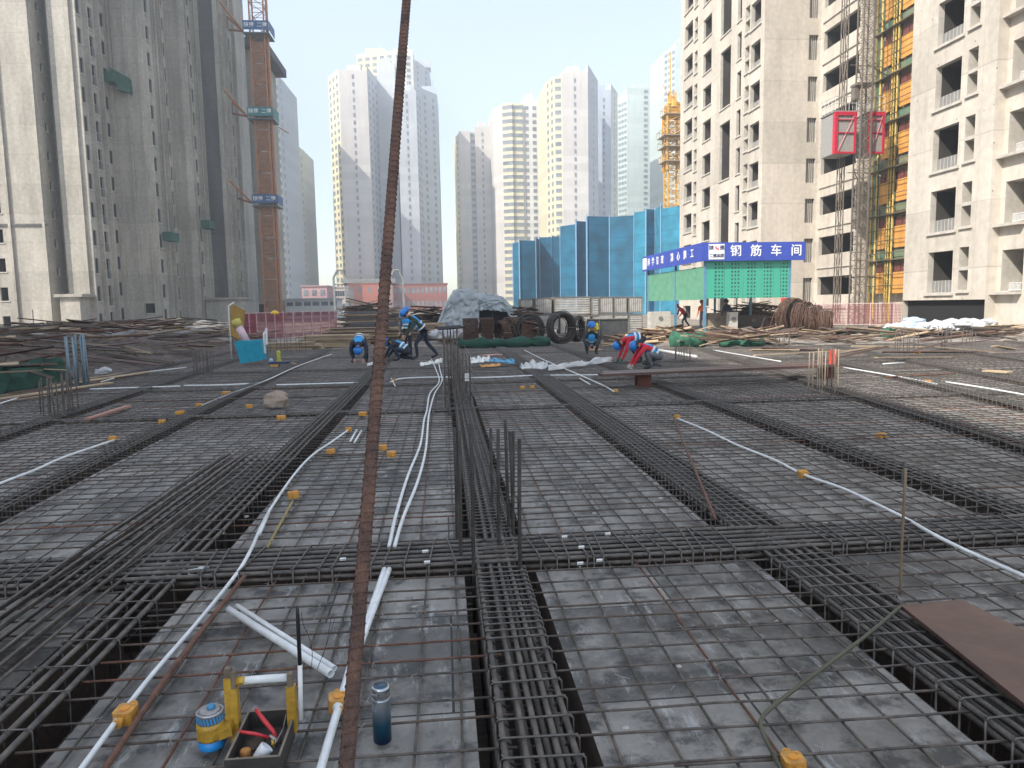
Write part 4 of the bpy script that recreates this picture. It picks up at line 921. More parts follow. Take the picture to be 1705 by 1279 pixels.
coil(850, 30.8, .55, .36, .4, -1.0, rsS, 'rusty wire coil leaning edge-on left of the dark pair', 20)
coil(836, 30.4, .50, .34, .35, -1.15, rsS, 'smaller rusty wire coil beside the coupler stacks', 18)
coil(960, 31.5, .55, .4, .4, .9, dkS, 'dark wire coil behind the right one of the front pair', 18)
for q in range(4): coil(1320+q*18, 33.2-q*1.0, .86-.08*q, .30, .55, .45+q*.25, rsS, ['tallest brown coil of bars, nearest the shed leg', 'second brown coil of bars right of the shed leg', 'third brown coil of bars right of the shed leg', 'lowest brown coil of bars, by the pink fence'][q], 46)
# stacks of rusty couplers: short pipe ends facing the camera
def pipe_stack(p0, p1, yt, Y, label, m):
    x0, x1 = XX(p0, Y), XX(p1, Y); zt = ZZ(p0, yt, Y); mb = MB(); r = .033; z = r; row = 0
    while z < zt:
        x = x0+r+(row % 2)*r
        while x < x1-r: mb.tube([(x, Y+J(.05), z), (x, Y+.8, z)], r*.92, 6, 0, True); x += 2*r
        z += 1.75*r; row += 1
    tag(mb.build('pipe_stack', [m], None, False, ((x0+x1)/2, Y, 0)), label, 'pipe stack', 'rusty stacks left of the coils')
pipe_stack(769, 797, 531, 30.4, 'rusty brown stack of short pipe ends, the left of two', rsS)
pipe_stack(800, 823, 530, 30.2, 'rusty brown stack of short pipe ends, the right of two', rsS)
# tarpaulin shelter
def cloth(name, label, cat, fn, nu, nv, m, th=.015, group=None, origin=(0, 0, 0)):
    mb = MB(); P = [fn(i/nu, j/nv) for j in range(nv+1) for i in range(nu+1)]
    mb.add(P, [(j*(nu+1)+i, j*(nu+1)+i+1, (j+1)*(nu+1)+i+1, (j+1)*(nu+1)+i) for j in range(nv) for i in range(nu)])
    o = mb.build(name, [m], None, True, origin); md = o.modifiers.new('thickness', 'SOLIDIFY'); md.thickness = th
    tag(o, label, cat, group); return o
tarpM = mat('grey_tarpaulin', (.42, .47, .49), .5, var=.15, scale=2.2, col2=(.25, .29, .32), bump=.5, bscale=6)
plasM = mat('white_plastic_film', (.52, .53, .52), .35, var=.1, scale=3, bump=.4, bscale=14)
YT = 43.0; tx0, tx1 = XX(728, YT), XX(866, YT)
ts = thing('tarpaulin_shelter', 'humped shelter under a crumpled grey tarpaulin with a dark opening', 'shelter', ((tx0+tx1)/2, YT, 0))
W_ = tx1-tx0; zt_ = ZZ(790, 480, YT)
def tf(u, v):
    x = tx0+W_*u; prof = [.25, .72, .93, 1.0, .97, .88, .86, .84, .78, .55][min(9, int(u*10))]; p2 = [.25, .72, .93, 1.0, .97, .88, .86, .84, .78, .55, .45][min(10, int(u*10)+1)]
    top = zt_*(prof+(p2-prof)*(u*10 % 1)); nz = mnoise.noise(Vector((u*9, v*7, 1.3)))+.8*mnoise.noise(Vector((u*26, v*20, 4)))+.5*abs(mnoise.noise(Vector((u*45, v*12, 8))))
    low = .12 if u < .5 else .58
    if v < .5: z = top*(low+(1-low)*(v/.5)**.8); y = YT-.25+.3*v+.15*nz*(1-v)
    else: z = top*(1-.25*(v-.5)); y = YT+(v-.5)*8
    return (x+.15*mnoise.noise(Vector((u*6, v*6, 5))), y, z+.12*nz)
cl = cloth('tarpaulin', None, None, tf, 110, 44, tarpM, .02, origin=ORG[ts.name]); cl.parent = ts; cl.location = (0, 0, 0)
mb = MB(); mb.box(XX(794, YT), tx1-.35, YT+.35, YT+3.5, 0, zt_*.6); mb.build('inside_shade', [mat('shelter_shade', (.03, .03, .032), .9)], ts)  # dark box stands in for the shade inside the shelter
for px in (796, 820, 846):
    mb = MB(); mb.tube([(XX(px, YT), YT+.1, 0), (XX(px, YT), YT+.1, zt_*.68)], .035, 5); mb.build('post', [steelM], ts)
# scattered junk: heaps of planks, every visible plank on top is its own thing
def heap_surface(name, label, x0, x1, y0, y1, h, m, seed, kind='stuff', n_=34):
    r = random.Random(seed); mb = MB(); nx, ny = n_, max(6, int(n_*(y1-y0)/(x1-x0)))
    ny = min(ny, n_*2)
    P = []
    for j in range(ny+1):
        for i in range(nx+1):
            u, v = i/nx, j/ny; e = min(1, 5*min(u, 1-u))*min(1, 4*min(v, 1-v))
            x, y = x0+(x1-x0)*u, y0+(y1-y0)*v
            P.append((x, y, -.03+e*h*(.55+.5*mnoise.noise(Vector((x*.6, y*.6, seed)))+.35*mnoise.noise(Vector((x*2.1, y*2.1, seed+3)))+.18*mnoise.noise(Vector((x*6, y*6, seed))))))
    mb.add(P, [(j*(nx+1)+i, j*(nx+1)+i+1, (j+1)*(nx+1)+i+1, (j+1)*(nx+1)+i) for j in range(ny) for i in range(nx)])
    o = mb.build(name, [m]); return tag(o, label, None, None, kind)
rubM = mat('rubble_mix', (.17, .13, .10), .95, col2=(.06, .05, .045), scale=5, bump=1., bscale=14, detail=10)
rubL = mat('pale_rubble', (.36, .32, .28), .95, col2=(.14, .12, .10), scale=4, bump=1., bscale=12, detail=10)
def hz_at(x, y): return 0
def litter(label, grp, n_, fx, mats_, Lr, seed, name='timber_plank', cat='plank', z0=.03, zr=.5, az0=None, azr=.6, wr=(.06, .2), th=(.018, .04), single=False):
    """n_ loose planks, each a thing of its own"""
    r = random.Random(seed)
    for q in range(n_):
        x, y, zz = fx(r); L = r.uniform(*Lr); az = (az0 if az0 is not None else 0)+r.uniform(-azr, azr); m = r.choice(mats_)
        mb = MB(); plank(mb, (0, 0, 0), L, r.uniform(*wr), r.uniform(*th), az, r.uniform(-.16, .16), r.uniform(-.5, .5))
        o = mb.build(name, [m]); o.location = (x, y, zz); tag(o, label, cat, grp)
# left heap along the deck edge
def leftY(px): return {0: 15, 120: 17, 200: 20, 330: 26, 385: 31}[px]
heap_surface('scrap_heap', None, -25, -8.4, 13, 40, 1.0, rubM, 11)
heap_surface('scrap_heap', None, -30, -12, 40, 70, .9, mat('grey_rubble', (.24, .23, .21), .95, col2=(.10, .095, .09), scale=3, bump=1., bscale=10, detail=10), 12)
heap_surface('scrap_heap', None, -19, -5.2, 31, 40, .35, rubL, 17)
def fL(r):
    y = r.uniform(15, 38); x = -8.8-r.random()**1.3*(3+(y-15)*.33)*1.1; return (x, y, .15+min(.8, (-8.6-x)*.30)+r.uniform(0, .28))
litter('weathered plank or batten strewn on the brown scrap heap at the left', 'planks on the left scrap heap', 150, fL, [tanW, tanW, redW, paleW, woodM, woodM, steelM], (.8, 2.8), 5, az0=.2, azr=.95)
def fR2(r):
    y = r.uniform(16, 36); x = -9.2-r.random()*(3+(y-16)*.35); return (x, y, .25+min(.75, (-8.6-x)*.28)+r.uniform(0, .2))
litter('rusty bar or pipe lying on the brown scrap heap at the left', 'bars on the left scrap heap', 60, fR2, [rsS, steelM, rsS], (1.5, 4.), 6, name='scrap_bar', cat='bar', az0=.35, azr=.9, wr=(.03, .05), th=(.03, .05))
# pale boards along the lower left edge
for q in range(7):
    mb = MB(); a = g(0, 668+q*3.2, .02); plank(mb, (0, 0, 0), 3.4, .17, .03, 1.25+q*.02, 0, 0)
    o = mb.build('timber_plank', [[tanW, redW, paleW][q % 3]]); o.location = (-8.15-q*.05+.25*(q % 3), 13.2+q*.9, .03+.02*(q % 3)); tag(o, 'flat board lying along the left deck edge in front of the scrap heap', 'plank', 'boards along the left deck edge')
# middle timber stacks
def stack(label, p0, p1, yt, Y, rows, m_, grp='timber stacks beyond the deck', dz=0.03, az=0., L=None, seed=1, name='timber_stack'):
    r = random.Random(seed); x0, x1 = XX(p0, Y), XX(p1, Y); zt = ZZ((p0+p1)/2, yt, Y); mb = MB(); t = zt/rows
    for q in range(rows):
        for k in range(5):
            yy = Y+k*.24+r.uniform(-.03, .03); s = r.uniform(-.35, .35); e = r.uniform(-.35, .35)
            plank(mb, ((x0+x1)/2+(s+e)/2, yy, t*(q+.5)), (x1-x0)+e-s, .2, t*.78, r.uniform(-.03, .03)+az, r.uniform(-.008, .008), 0, r.randrange(len(m_)))
    tag(mb.build(name, m_, None, False, ((x0+x1)/2, Y, 0)), label, 'timber stack', grp)
stack('long flat stack of pale boards behind the bending worker on the left', 545, 650, 546, 33, 12, [paleW, tanW, redW], seed=2)
stack('lower stack of pale boards left of the bending worker', 500, 600, 558, 31, 8, [paleW, tanW, paleW], seed=3)
stack('low stack of boards in front of the pink fence', 430, 520, 571, 29.5, 4, [tanW, paleW], seed=4)
stack('stack of grey pipes and boards under the metal frame', 577, 655, 518, 46, 10, [greyC, tanW, steelM], seed=5)
stack('square stack of pale battens right of the standing worker', 700, 733, 538, 36, 9, [paleW, tanW], seed=6)
stack('dark stack of boards behind the rusty leaning bar', 655, 702, 548, 35, 8, [tanW, steelM, redW], seed=7)
stack('low tan stack of battens behind the shrouded boxes', 735, 770, 548, 33, 5, [tanW, paleW], seed=8)
def hump(label, p0, p1, yt, Y, m_, seed, n_=60, L=(.8, 2.2), name='timber_pile', base=None):
    r = random.Random(seed); x0, x1 = XX(p0, Y), XX(p1, Y); zt = ZZ((p0+p1)/2, yt, Y); mb = MB()
    for q in range(n_):
        u = r.uniform(-1, 1); h = zt*(1-u*u*.8)*r.random()**.6; plank(mb, ((x0+x1)/2+u*(x1-x0)/2*.85, Y+r.uniform(-.9, .9), h), r.uniform(*L), r.uniform(.06, .2), .035, r.uniform(-.7, .7), r.uniform(-.25, .25), r.uniform(-.6, .6), r.randrange(len(m_)))
    mb.lathe(((x0+x1)/2, Y, -.02), [(abs(x1-x0)*.42, 0), (abs(x1-x0)*.3, zt*.5), (abs(x1-x0)*.1, zt*.82)], 9)
    tag(mb.build(name, m_, None, False, ((x0+x1)/2, Y, 0)), label, 'timber pile', 'loose piles beyond the deck')
hump('high loose pile of boards just left of the rusty bar', 575, 645, 501, 50, [tanW, steelM, woodM], 21, 80, (1.5, 4))
hump('brown loose pile of broken boards right of the standing worker', 688, 742, 506, 46, [woodM, redW, tanW], 22, 70, (.8, 2))
hump('brown tangle of offcuts left of the workshop shed', 1065, 1180, 545, 29, [tanW, paleW, woodM, rsS], 23, 110, (.6, 1.8))
hump('rusty tangle of bars under the workshop roof', 1205, 1300, 503, 42, [rsS, tanW, rsS], 24, 90, (1.2, 2.5))
hump('tangle of bent bars and boards in front of the shed', 1190, 1310, 549, 30, [rsS, tanW, steelM], 25, 110, (.8, 2.4))
hump('heap of rods right of the brown coils', 1370, 1440, 548, 28, [steelM, tanW, rsS], 26, 60, (1, 2))
hump('heap of brown rods and boards between the coils and the tarpaulin', 850, 900, 512, 34, [rsS, woodM, steelM], 27, 60, (.6, 1.5))
hump('low litter of boards along the far edge, right of the squatting worker', 1000, 1100, 562, 27.5, [tanW, paleW, rsS], 28, 60, (.6, 2))
# right-hand rubbish in the sun
heap_surface('scrap_heap', None, 5.5, 30, 24.6, 34, .35, rubL, 31, n_=60)
def fRR(r):
    x = r.uniform(9, 23); y = 24.3+r.random()*5+(0 if x < 14 else -.0); return (x, y, .10+r.uniform(0, .35))
litter('sunlit board strewn along the far right edge of the deck', 'boards along the far right edge', 130, fRR, [paleW, tanW, redW, woodM, rsS, tanW], (1.0, 3.4), 9, az0=.12, azr=.5)
def fRD(r):
    x = r.uniform(9, 20); y = r.uniform(16, 23.5); return (x, y, .07)
litter('board lying loose on the sunlit rebar at the right', 'boards on the sunlit rebar', 16, fRD, [paleW, tanW, redW], (1.2, 4.5), 10, az0=.15, azr=.25)
def bag(loc, s, m, label, seed, name='rubble_sack', cat='sack', grp=None, flat=.6):
    r = random.Random(seed); bm = bmesh.new(); bmesh.ops.create_icosphere(bm, subdivisions=3, radius=1)
    for v in bm.verts:
        nn = mnoise.noise(v.co*1.8+Vector((seed, 0, 0)))*.35+mnoise.noise(v.co*5+Vector((seed, 9, 0)))*.12
        v.co *= 1+nn; v.co.z *= flat; v.co.x *= 1.3
        if v.co.z < -.35*flat: v.co.z = -.35*flat
    me = bpy.data.meshes.new(name); bm.to_mesh(me); bm.free(); me.materials.append(m)
    o = bpy.data.objects.new(name, me); COL.objects.link(o); o.scale = (s, s, s); o.location = (loc[0], loc[1], loc[2]+.35*flat*s-.01); o.rotation_euler = (0, 0, r.uniform(0, 3)); tag(o, label, cat, grp); return o
sackW = mat('white_woven_sack', (.55, .55, .54), .7, col2=(.38, .39, .42), scale=5, bump=.6, bscale=12); sackB = mat('pale_blue_sack', (.36, .46, .58), .6, bump=.6, bscale=10, scale=4)
rr2 = random.Random(77)
for q in range(26):
    px = 1490+q*6.2+rr2.uniform(-5, 5); Y = rr2.uniform(26.5, 29); P = (XX(px, Y), Y, .25+rr2.random()*.3)
    bag(P, rr2.uniform(.22, .42), sackW if rr2.random() < .7 else sackB, 'crumpled white or pale blue sack in the row at the foot of the right block', q, grp='sacks at the foot of the right block')
for q in range(10):
    px = 955+q*3.4; Y = 32.5+rr2.random(); bag((XX(px, Y), Y, rr2.random()*.7), rr2.uniform(.18, .3), sackW, 'grey white sack in the pile right of the wire coils', 50+q, grp='sacks right of the wire coils')
for q, (px, py) in enumerate(((727, 560), (738, 566), (748, 558), (757, 566))): P = g(px, py+6, 0); bag((P.x, P.y, .05+.2*(q % 2)), .42, sackW, 'shrink-wrapped grey and white bundle beside the rusty pipe stacks', 70+q, name='wrapped_bundle', cat='bundle', grp='wrapped bundles left of the rusty stacks', flat=.85)
# green nets lying in rolls
gnet = mat('dark_green_net', (.02, .07, .045), .9, col2=(.015, .06, .04), scale=7, bump=.9, bscale=18); gnet2 = mat('bright_green_net', (.04, .15, .09), .9, col2=(.02, .08, .05), scale=7, bump=.9, bscale=18)
def netroll(label, pts, r, m, seed):
    rn = random.Random(seed); mb = MB(); P = []; R = []
    for a, b in zip(pts, pts[1:]):
        for k in range(6): t = k/6; P.append((a[0]+(b[0]-a[0])*t, a[1]+(b[1]-a[1])*t+rn.uniform(-.1, .1), r*.6+.04)); R.append(r*rn.uniform(.55, 1.2))
    mb.tube(P, R, 9); o = mb.build('green_net', [m], None, True, (P[0][0], P[0][1], 0))
    for v in o.data.vertices: v.co += Vector((J(.04), J(.06), J(.04)))
    tag(o, label, 'net')
netroll('long dark green net rolled up in front of the coils and rusty stacks', [(XX(760, 27.5), 27.5), (XX(840, 27.3), 27.3), (XX(925, 27.8), 27.8)], .24, gnet, 1)
netroll('bright green net heap left of the shed legs', [(XX(1125, 25.5), 25.5), (XX(1185, 25.2), 25.2)], .33, gnet2, 2)
netroll('thin green net trailing in front of the shed', [(XX(1200, 25), 25), (XX(1290, 24.6), 24.6)], .16, gnet2, 3)
netroll('green net bundle beside the pink fence at the right', [(XX(1465, 27), 27), (XX(1500, 26.5), 26.5)], .3, gnet2, 4)
# green sheet along the left heap, grey-blue upright pipe bundle
cloth('green_sheet', 'dark green net sheet draped over the front of the left scrap heap', 'net', lambda u, v: (-8.75-.3*v+.12*mnoise.noise(Vector((u*14, v*3, 2))), 13.2+u*5.0,   .02+v*.55+.12*mnoise.noise(Vector((u*8, v*4, 7)))), 40, 8, gnet, .02)
pb = thing('pipe_bundle', 'upright bundle of blue-grey pipes standing before the left scrap heap', 'pipe bundle', (XX(120, 16.4), 16.4, 0))
rr3 = random.Random(4)
for q in range(9):
    x = XX(107+q*3.2, 16.4); y = 16.4+rr3.uniform(-.1, .15); mb = MB(); mb.tube([(x, y, 0), (x+rr3.uniform(-.04, .04), y, ZZ(120, 557, 16.4)+rr3.uniform(-.08, .02))], .024, 6); mb.build('pipe', [mat('blue_grey_pipe', (.20, .27, .31), .5, .3)], pb, True)
# metal unloading frame
fr = thing('metal_frame', 'tall grey metal frame with gabled posts and a top beam', 'metal frame', (XX(615, 52), 52, 0)); Yf = 52; fM = mat('frame_grey_steel', (.27, .28, .28), .6, .2)
for p0, p1 in ((557, 577), (652, 672)):
    a, b = XX(p0, Yf), XX(p1, Yf); zt_ = ZZ(p0, 462, Yf)
    for x in (a, b): mb = MB(); mb.beam((x, Yf, 0), (x, Yf, zt_), .14, .14, up=(0, 1, 0)); mb.build('post', [fM], fr)
    mb = MB(); mb.tube([(a, Yf, zt_), ((a+b)/2-.15, Yf, zt_+.5), ((a+b)/2+.15, Yf, zt_+.5), (b, Yf, zt_-.1)], .08, 6); mb.tube([(a, Yf, zt_-.5), (b, Yf, zt_-.5)], .05, 5); mb.build('gable', [fM], fr)
mb = MB(); mb.beam((XX(570, Yf), Yf-.12, ZZ(600, 468, Yf)), (XX(660, Yf), Yf-.12, ZZ(600, 468, Yf)), .12, .28); mb.build('top_beam', [fM], fr)
for (a_, b2_) in (((577, 500), (600, 530)), ((600, 530), (640, 500))): mb = MB(); mb.tube([(XX(a_[0], Yf), Yf+.1, ZZ(a_[0], a_[1], Yf)), (XX(b2_[0], Yf), Yf+.1, ZZ(b2_[0], b2_[1], Yf))], .05, 5); mb.build('brace', [fM], fr)
# black panel with yellow mark
P = g(1010, 568); bp_ = thing('cabinet_panel', 'black framed panel leaning behind the squatting worker', 'panel', (P.x, 28.9, 0))
xa, xb = XX(977, 28.9), XX(1046, 28.9); zt_ = ZZ(1010, 531, 28.9)
mb = MB(); mb.box(xa, xb, 28.9, 28.98, .05, zt_-.02); mb.build('board', [mat('black_board', (.06, .06, .058), .5, var=.3)], bp_)
mb = MB(); mb.beam((xa, 28.87, zt_), (xb, 28.87, zt_), .04, .04); mb.beam((xb, 28.87, 0), (xb, 28.87, zt_), .04, .04, up=(0, 1, 0)); mb.beam((xa+.5, 28.87, 0), (xa+.5, 28.87, zt_), .03, .03, up=(0, 1, 0)); mb.build('frame', [crD], bp_)
mb = MB(); rr4 = random.Random(2)
for q in range(14): z = rr4.uniform(.2, .8); x = xa+rr4.uniform(.05, .42); mb.obox((x, 28.86, z), (.05, 0, .03), (-.02, 0, .06), (0, .012, 0))
mb.build('yellow_netting', [mat('yellow_net', (.5, .42, .05), .8)], bp_)
# blue bin, its post and the yellow-pink tube
P = g(416, 604); Yb = 21.6; bx = XX(416, Yb)
bb = thing('blue_bin', 'tilted bright blue bin by the deck edge on the left', 'bin', (bx, Yb, 0)); binM = mat('bright_blue_plastic', (.02, .30, .44), .4)
def bp2(u, w_): return (bx+u, Yb, w_)
mb = MB(); c = .07
bot = [(bx-.30, Yb-.22, .08), (bx+.34, Yb-.22, .17), (bx+.34, Yb+.25, .17), (bx-.30, Yb+.25, .08)]; top = [(bx-.42, Yb-.3, .72), (bx+.32, Yb-.3, .74), (bx+.32, Yb+.32, .74), (bx-.42, Yb+.32, .72)]
inn = [(bx-.39, Yb-.27, .72), (bx+.29, Yb-.27, .74), (bx+.29, Yb+.29, .74), (bx-.39, Yb+.29, .72)]; ib = [(bx-.27, Yb-.19, .14), (bx+.30, Yb-.19, .2), (bx+.30, Yb+.22, .2), (bx-.27, Yb+.22, .14)]
V = bot+top+inn+ib
mb.add(V, [(3, 2, 1, 0)]+[(i, (i+1) % 4, 4+(i+1) % 4, 4+i) for i in range(4)]+[(4+i, 4+(i+1) % 4, 8+(i+1) % 4, 8+i) for i in range(4)]+[(8+i, 8+(i+1) % 4, 12+(i+1) % 4, 12+i) for i in range(4)]+[(12, 13, 14, 15)])
mb.build('body', [binM], bb)
mb = MB(); mb.box(bx+.325, bx+.36, Yb-.06, Yb+.06, .35, .95); mb.tube([(bx+.36, Yb, .9), (bx+.42, Yb, 1.08), (bx+.40, Yb, .6)], .03, 6); mb.build('handle', [whiteM], bb)
tb = MB(); a = at(392, 533, 22.4); b_ = at(411, 570, 22.3); m_ = a.lerp(b_, .3); tb.tube([a, m_], .13, 12, 1); tb.tube([m_, b_], .11, 12, 0)
tag(tb.build('waste_tube', [mat('pale_pink_plastic', (.62, .45, .48), .5), mat('dull_yellow_plastic', (.52, .45, .10), .5)], None, True, a), 'yellow and pink tube slanting above the blue bin', 'tube')
po = MB(); x = XX(380, 24.5); po.tube([(x, 24.5, 0), (x, 24.5, 1.75), (x+.18, 24.5, 1.85)], .025, 6); tag(po.build('white_post', [whiteM], None, True, (x, 24.5, 0)), 'thin bent white post left of the blue bin', 'post')
yb3 = MB(); x = XX(392, 25.0); yb3.obox((x, 25, 1.2), (.22, 0, -.12), (0, .02, 0), (.08, 0, .50)); tag(yb3.build('ochre_board', [mat('ochre_board_paint', (.36, .22, .05), .7)], None, False, (x, 25, 0)), 'ochre board standing behind the pink and yellow tube', 'board')
P = g(465, 612); dl = thing('dolly', 'small black trolley with a yellow stem on the rebar left of centre', 'trolley', (P.x, P.y, 0))
mb = MB(); mb.box(P.x-.25, P.x+.28, P.y-.15, P.y+.15, .10, .17); mb.build('tray', [mat('dark_blue_tray', (.03, .04, .09), .5)], dl)
mb = MB(); mb.lathe((P.x+.0, P.y, .172), [(.06, 0), (.05, .1), (.055, .22), (.06, .26), (.03, .3)], 12); mb.build('stem', [mat('yellow_green_plastic', (.42, .42, .05), .5)], dl)
mb = MB(); mb.box(P.x-.2, P.x+.02, P.y-.17, P.y+.05, .04, .098); mb.build('orange_block', [orgM], dl); mb = MB(); mb.lathe((P.x-.2, P.y-.05, .172), [(.05, 0), (.06, .05), (.03, .09)], 10); mb.build('blue_cup', [mat('pale_blue_plastic', (.3, .5, .65), .4)], dl)
hh = MB(); P = at(458, 528, 35.5); hh.lathe((P.x, P.y, 1.40), [(.19, 0), (.17, .06), (.13, .12), (.06, .155), (.01, .165)], 14); hh.lathe((P.x, P.y, 1.385), [(.23, 0), (.23, .014)], 14); tag(hh.build('hard_hat', [mat('yellow_hard_hat', (.75, .48, .03), .35)], None, True, (P.x, P.y, 1.39)), 'yellow hard hat hung on top of the pink fence by the crane', 'hard hat')
cl_ = g(460, 680); bag((cl_.x, cl_.y, .04), .15, mat('torn_cardboard', (.40, .32, .25), .9, col2=(.28, .22, .17), scale=9, bump=.5), 'crumpled tan cardboard lump on the rebar, left of the rusty bar', 91, 'cardboard_lump', 'cardboard', flat=1.2)
P = g(172, 625); bag((P.x, P.y, .05), .16, sackW, 'small crumpled white bag at the deck edge before the scrap heap', 93, 'plastic_bag', 'plastic bag', flat=.8)
# ================= STARTER BARS OF COLUMNS =================
def starters(label, pts, r, hoops=(), zbase=-.35, m=None, lean=.02):
    """pts: (x, y, ztop)"""
    m = m or steelM; cx = sum(p[0] for p in pts)/len(pts); cy = sum(p[1] for p in pts)/len(pts)
    root = thing('starter_bars', label, 'rebar', (cx, cy, 0), 'column starter bars standing out of the deck')
    for x, y, z in pts: mb = MB(); bar(mb, (x, y, zbase), (x+J(lean), y+J(lean), z), r, 6, .003, .4); mb.build('vertical_bar', [m if rnd.random() < .88 else steelW], root, True)
    xs = [p[0] for p in pts]; ys = [p[1] for p in pts]; a, b, c, d = min(xs)-r, max(xs)+r, min(ys)-r, max(ys)+r
    for z in hoops: mb = MB(); mb.tube([(a, c, z), (b, c, z+J(.01)), (b, d, z), (a, d, z+J(.01)), (a, c, z)], .0045, 5); mb.build('hoop', [stirM], root)
def pxbar(px, py_b, py_t, zb=.0):
    P = g(px, py_b, zb); return (P.x, P.y, ZZ(px, py_t, P.y))
starters('tall dark starter bars rising left and right of the central beam in the foreground', [pxbar(762, 905, 712), pxbar(766, 940, 718), pxbar(789, 960, 705), pxbar(820, 862, 714), pxbar(829, 925, 714), pxbar(849, 893, 698), pxbar(857, 905, 718), pxbar(865, 962, 730), pxbar(853, 890, 718)], .0115, m=mat('near_starter_steel', (.075, .066, .058), .6, .2, col2=(.035, .032, .03), scale=12, bump=.4, bscale=150))
C2 = [pxbar(741, 680, 560), pxbar(748, 690, 575), pxbar(756, 650, 560), pxbar(764, 640, 566), pxbar(771, 690, 585), pxbar(777, 655, 590), pxbar(784, 677, 592), pxbar(760, 672, 575), pxbar(767, 660, 578)]
starters('hooped bundle of starter bars in the middle of the central beam', C2, .013, [.08+.09*k for k in range(9)])
starters('tall starter bars carrying a dark sheet behind the hooped bundle', [pxbar(p, q, 548) for p, q in ((741, 640), (746, 625), (752, 640), (758, 622), (762, 640))], .014, [.3, .8])
mb = MB(); P = pxbar(750, 640, 548); plank(mb, (0, 0, 0), .55, .4, .02, .2, .05, .1); o = mb.build('dark_sheet', [blackM]); o.location = (P[0]+.02, P[1], P[2]+.03); tag(o, 'small dark sheet lying on top of the tall central starter bars', 'sheet')
mb = MB(); P = at(778, 628, C2[5][1]-.12); mb.obox(P, (.045, 0, 0), (0, .001, 0), (0, 0, .07)); tag(mb.build('paper_tag', [whiteM], None, False, P), 'white paper tag hung on the hooped central starter bars', 'tag')
def cluster(pxa, pxb, pyb, pyt, n_, seed, dpy=14):
    r = random.Random(seed); return [pxbar(pxa+(pxb-pxa)*(k+r.uniform(.1, .9))/n_, pyb-r.uniform(0, dpy), pyt+r.uniform(-3, 6)) for k in range(n_)]
starters('dark starter bars at the left edge of the deck, nearest on that side', cluster(66, 100, 702, 628, 6, 1)+cluster(102, 131, 700, 618, 6, 2), .012, [.25])
starters('starter bars on the left, halfway to the scrap heap', cluster(322, 358, 632, 580, 10, 3, 10), .012, [.2, .9])
starters('starter bars just right of the blue bin', cluster(436-48, 408, 596, 545, 8, 4, 8), .013, [.3, .7, 1.1])
starters('pale starter bars standing in the sunlight right of centre', cluster(1343, 1396, 660, 582, 11, 5, 14), .011, [.12], m=mat('sunlit_bar', (.30, .24, .18), .7, .1))
starters('short starter bars behind the white pipe at the right', cluster(1122, 1152, 606, 574, 9, 6, 5), .012, [.2])
starters('thin starter bars far right in front of the sacks, left group', cluster(1488, 1532, 592, 552, 9, 7, 6), .012, [.2])
starters('thin starter bars far right in front of the sacks, right group', cluster(1560, 1585, 585, 545, 6, 8, 5), .012, [.2])
starters('sparse starter bars far right below the undercroft', cluster(1600, 1625, 578, 548, 5, 9, 5), .012, [])
starters('starter bars in the shade in front of the workshop shed', cluster(1288, 1318, 582, 548, 7, 12, 5), .012, [.2])
starters('thin cage of bars standing in front of the pink fence', cluster(410, 515, 592, 556, 16, 13, 6), .010, [.25, .5, .75])
P = at(1386, 592, pxbar(1386, 640, 582)[1]-.2); mb = MB(); mb.box(P.x-.05, P.x+.06, P.y-.03, P.y+.03, P.z-.16, P.z+.1); tag(mb.build('red_clamp', [mat('red_paint', (.55, .08, .05), .5)], None, False, P), 'red clamp fixed on the sunlit starter bars right of centre', 'clamp')
# inclined rods over the brown coils
for q in range(8):
    a = g(1255+q*17, 575-q, 0); zt_ = 1.0+.25*(q % 3); mb = MB(); bar(mb, (a.x, a.y, 0), (a.x+.45, a.y+.1, zt_), .012, 5); tag(mb.build('slanted_rod', [rsS], None, True, (a.x, a.y, 0)), 'thin rusty rod slanting up in the row in front of the shed and coils', 'rod', 'slanted rods in front of the shed')
# ================= CONDUITS =================
def smooth(P, k=5):
    out = []
    for i in range(len(P)-1):
        p0, p1, p2, p3 = P[max(i-1, 0)], P[i], P[i+1], P[min(i+2, len(P)-1)]
        for s in range(k):
            t = s/k; out.append(.5*((2*p1)+(-p0+p2)*t+(2*p0-5*p1+4*p2-p3)*t*t+(-p0+3*p1-3*p2+p3)*t*t*t))
    return out+[P[-1]]
def conduit(label, px, r=.011, z=.055, m=None, name='conduit', cat='conduit', grp=None, sag=None, hollow=False):
    P = [g(a[0], a[1], a[2] if len(a) > 2 else z) for a in px]; S = smooth(P) if len(P) > 2 else P
    mb = MB(); mb.tube(S, r, 10); o = mb.build(name, [m or pvcM], None, True, P[0]); return tag(o, label, cat, grp)
conduit('white conduit running up the left foreground bay through the orange box', [(128, 1290), (240, 1140), (330, 1035), (392, 958, .07), (418, 915, .12), (434, 878), (452, 845), (490, 790), (520, 758), (552, 736), (580, 716)])
conduit('short white sleeve beside the long left conduit', [(431, 890), (447, 855)], .013, .07)
conduit('rusty bar lying beside the long left conduit in the foreground', [(168, 1290), (290, 1110), (408, 958, .09)], .012, .062, rustM, 'steel_rod', 'steel rod')
conduit('thick white conduit in the foreground behind the rusty leaning bar, left of the pair', [(531, 1290), (560, 1190), (588, 1095), (612, 1030), (640, 948, .07)], .0155, .06)
conduit('thick white conduit in the foreground, right of the pair', [(560, 1180), (596, 1085), (622, 1015), (648, 948, .07)], .0155, .062)
conduit('white conduit curving up the bay left of centre, left of the pair', [(648, 910, .08), (660, 855), (680, 790), (700, 740), (706, 700), (711, 682), (716, 655), (731, 636), (727, 618), (718, 598)], .013)
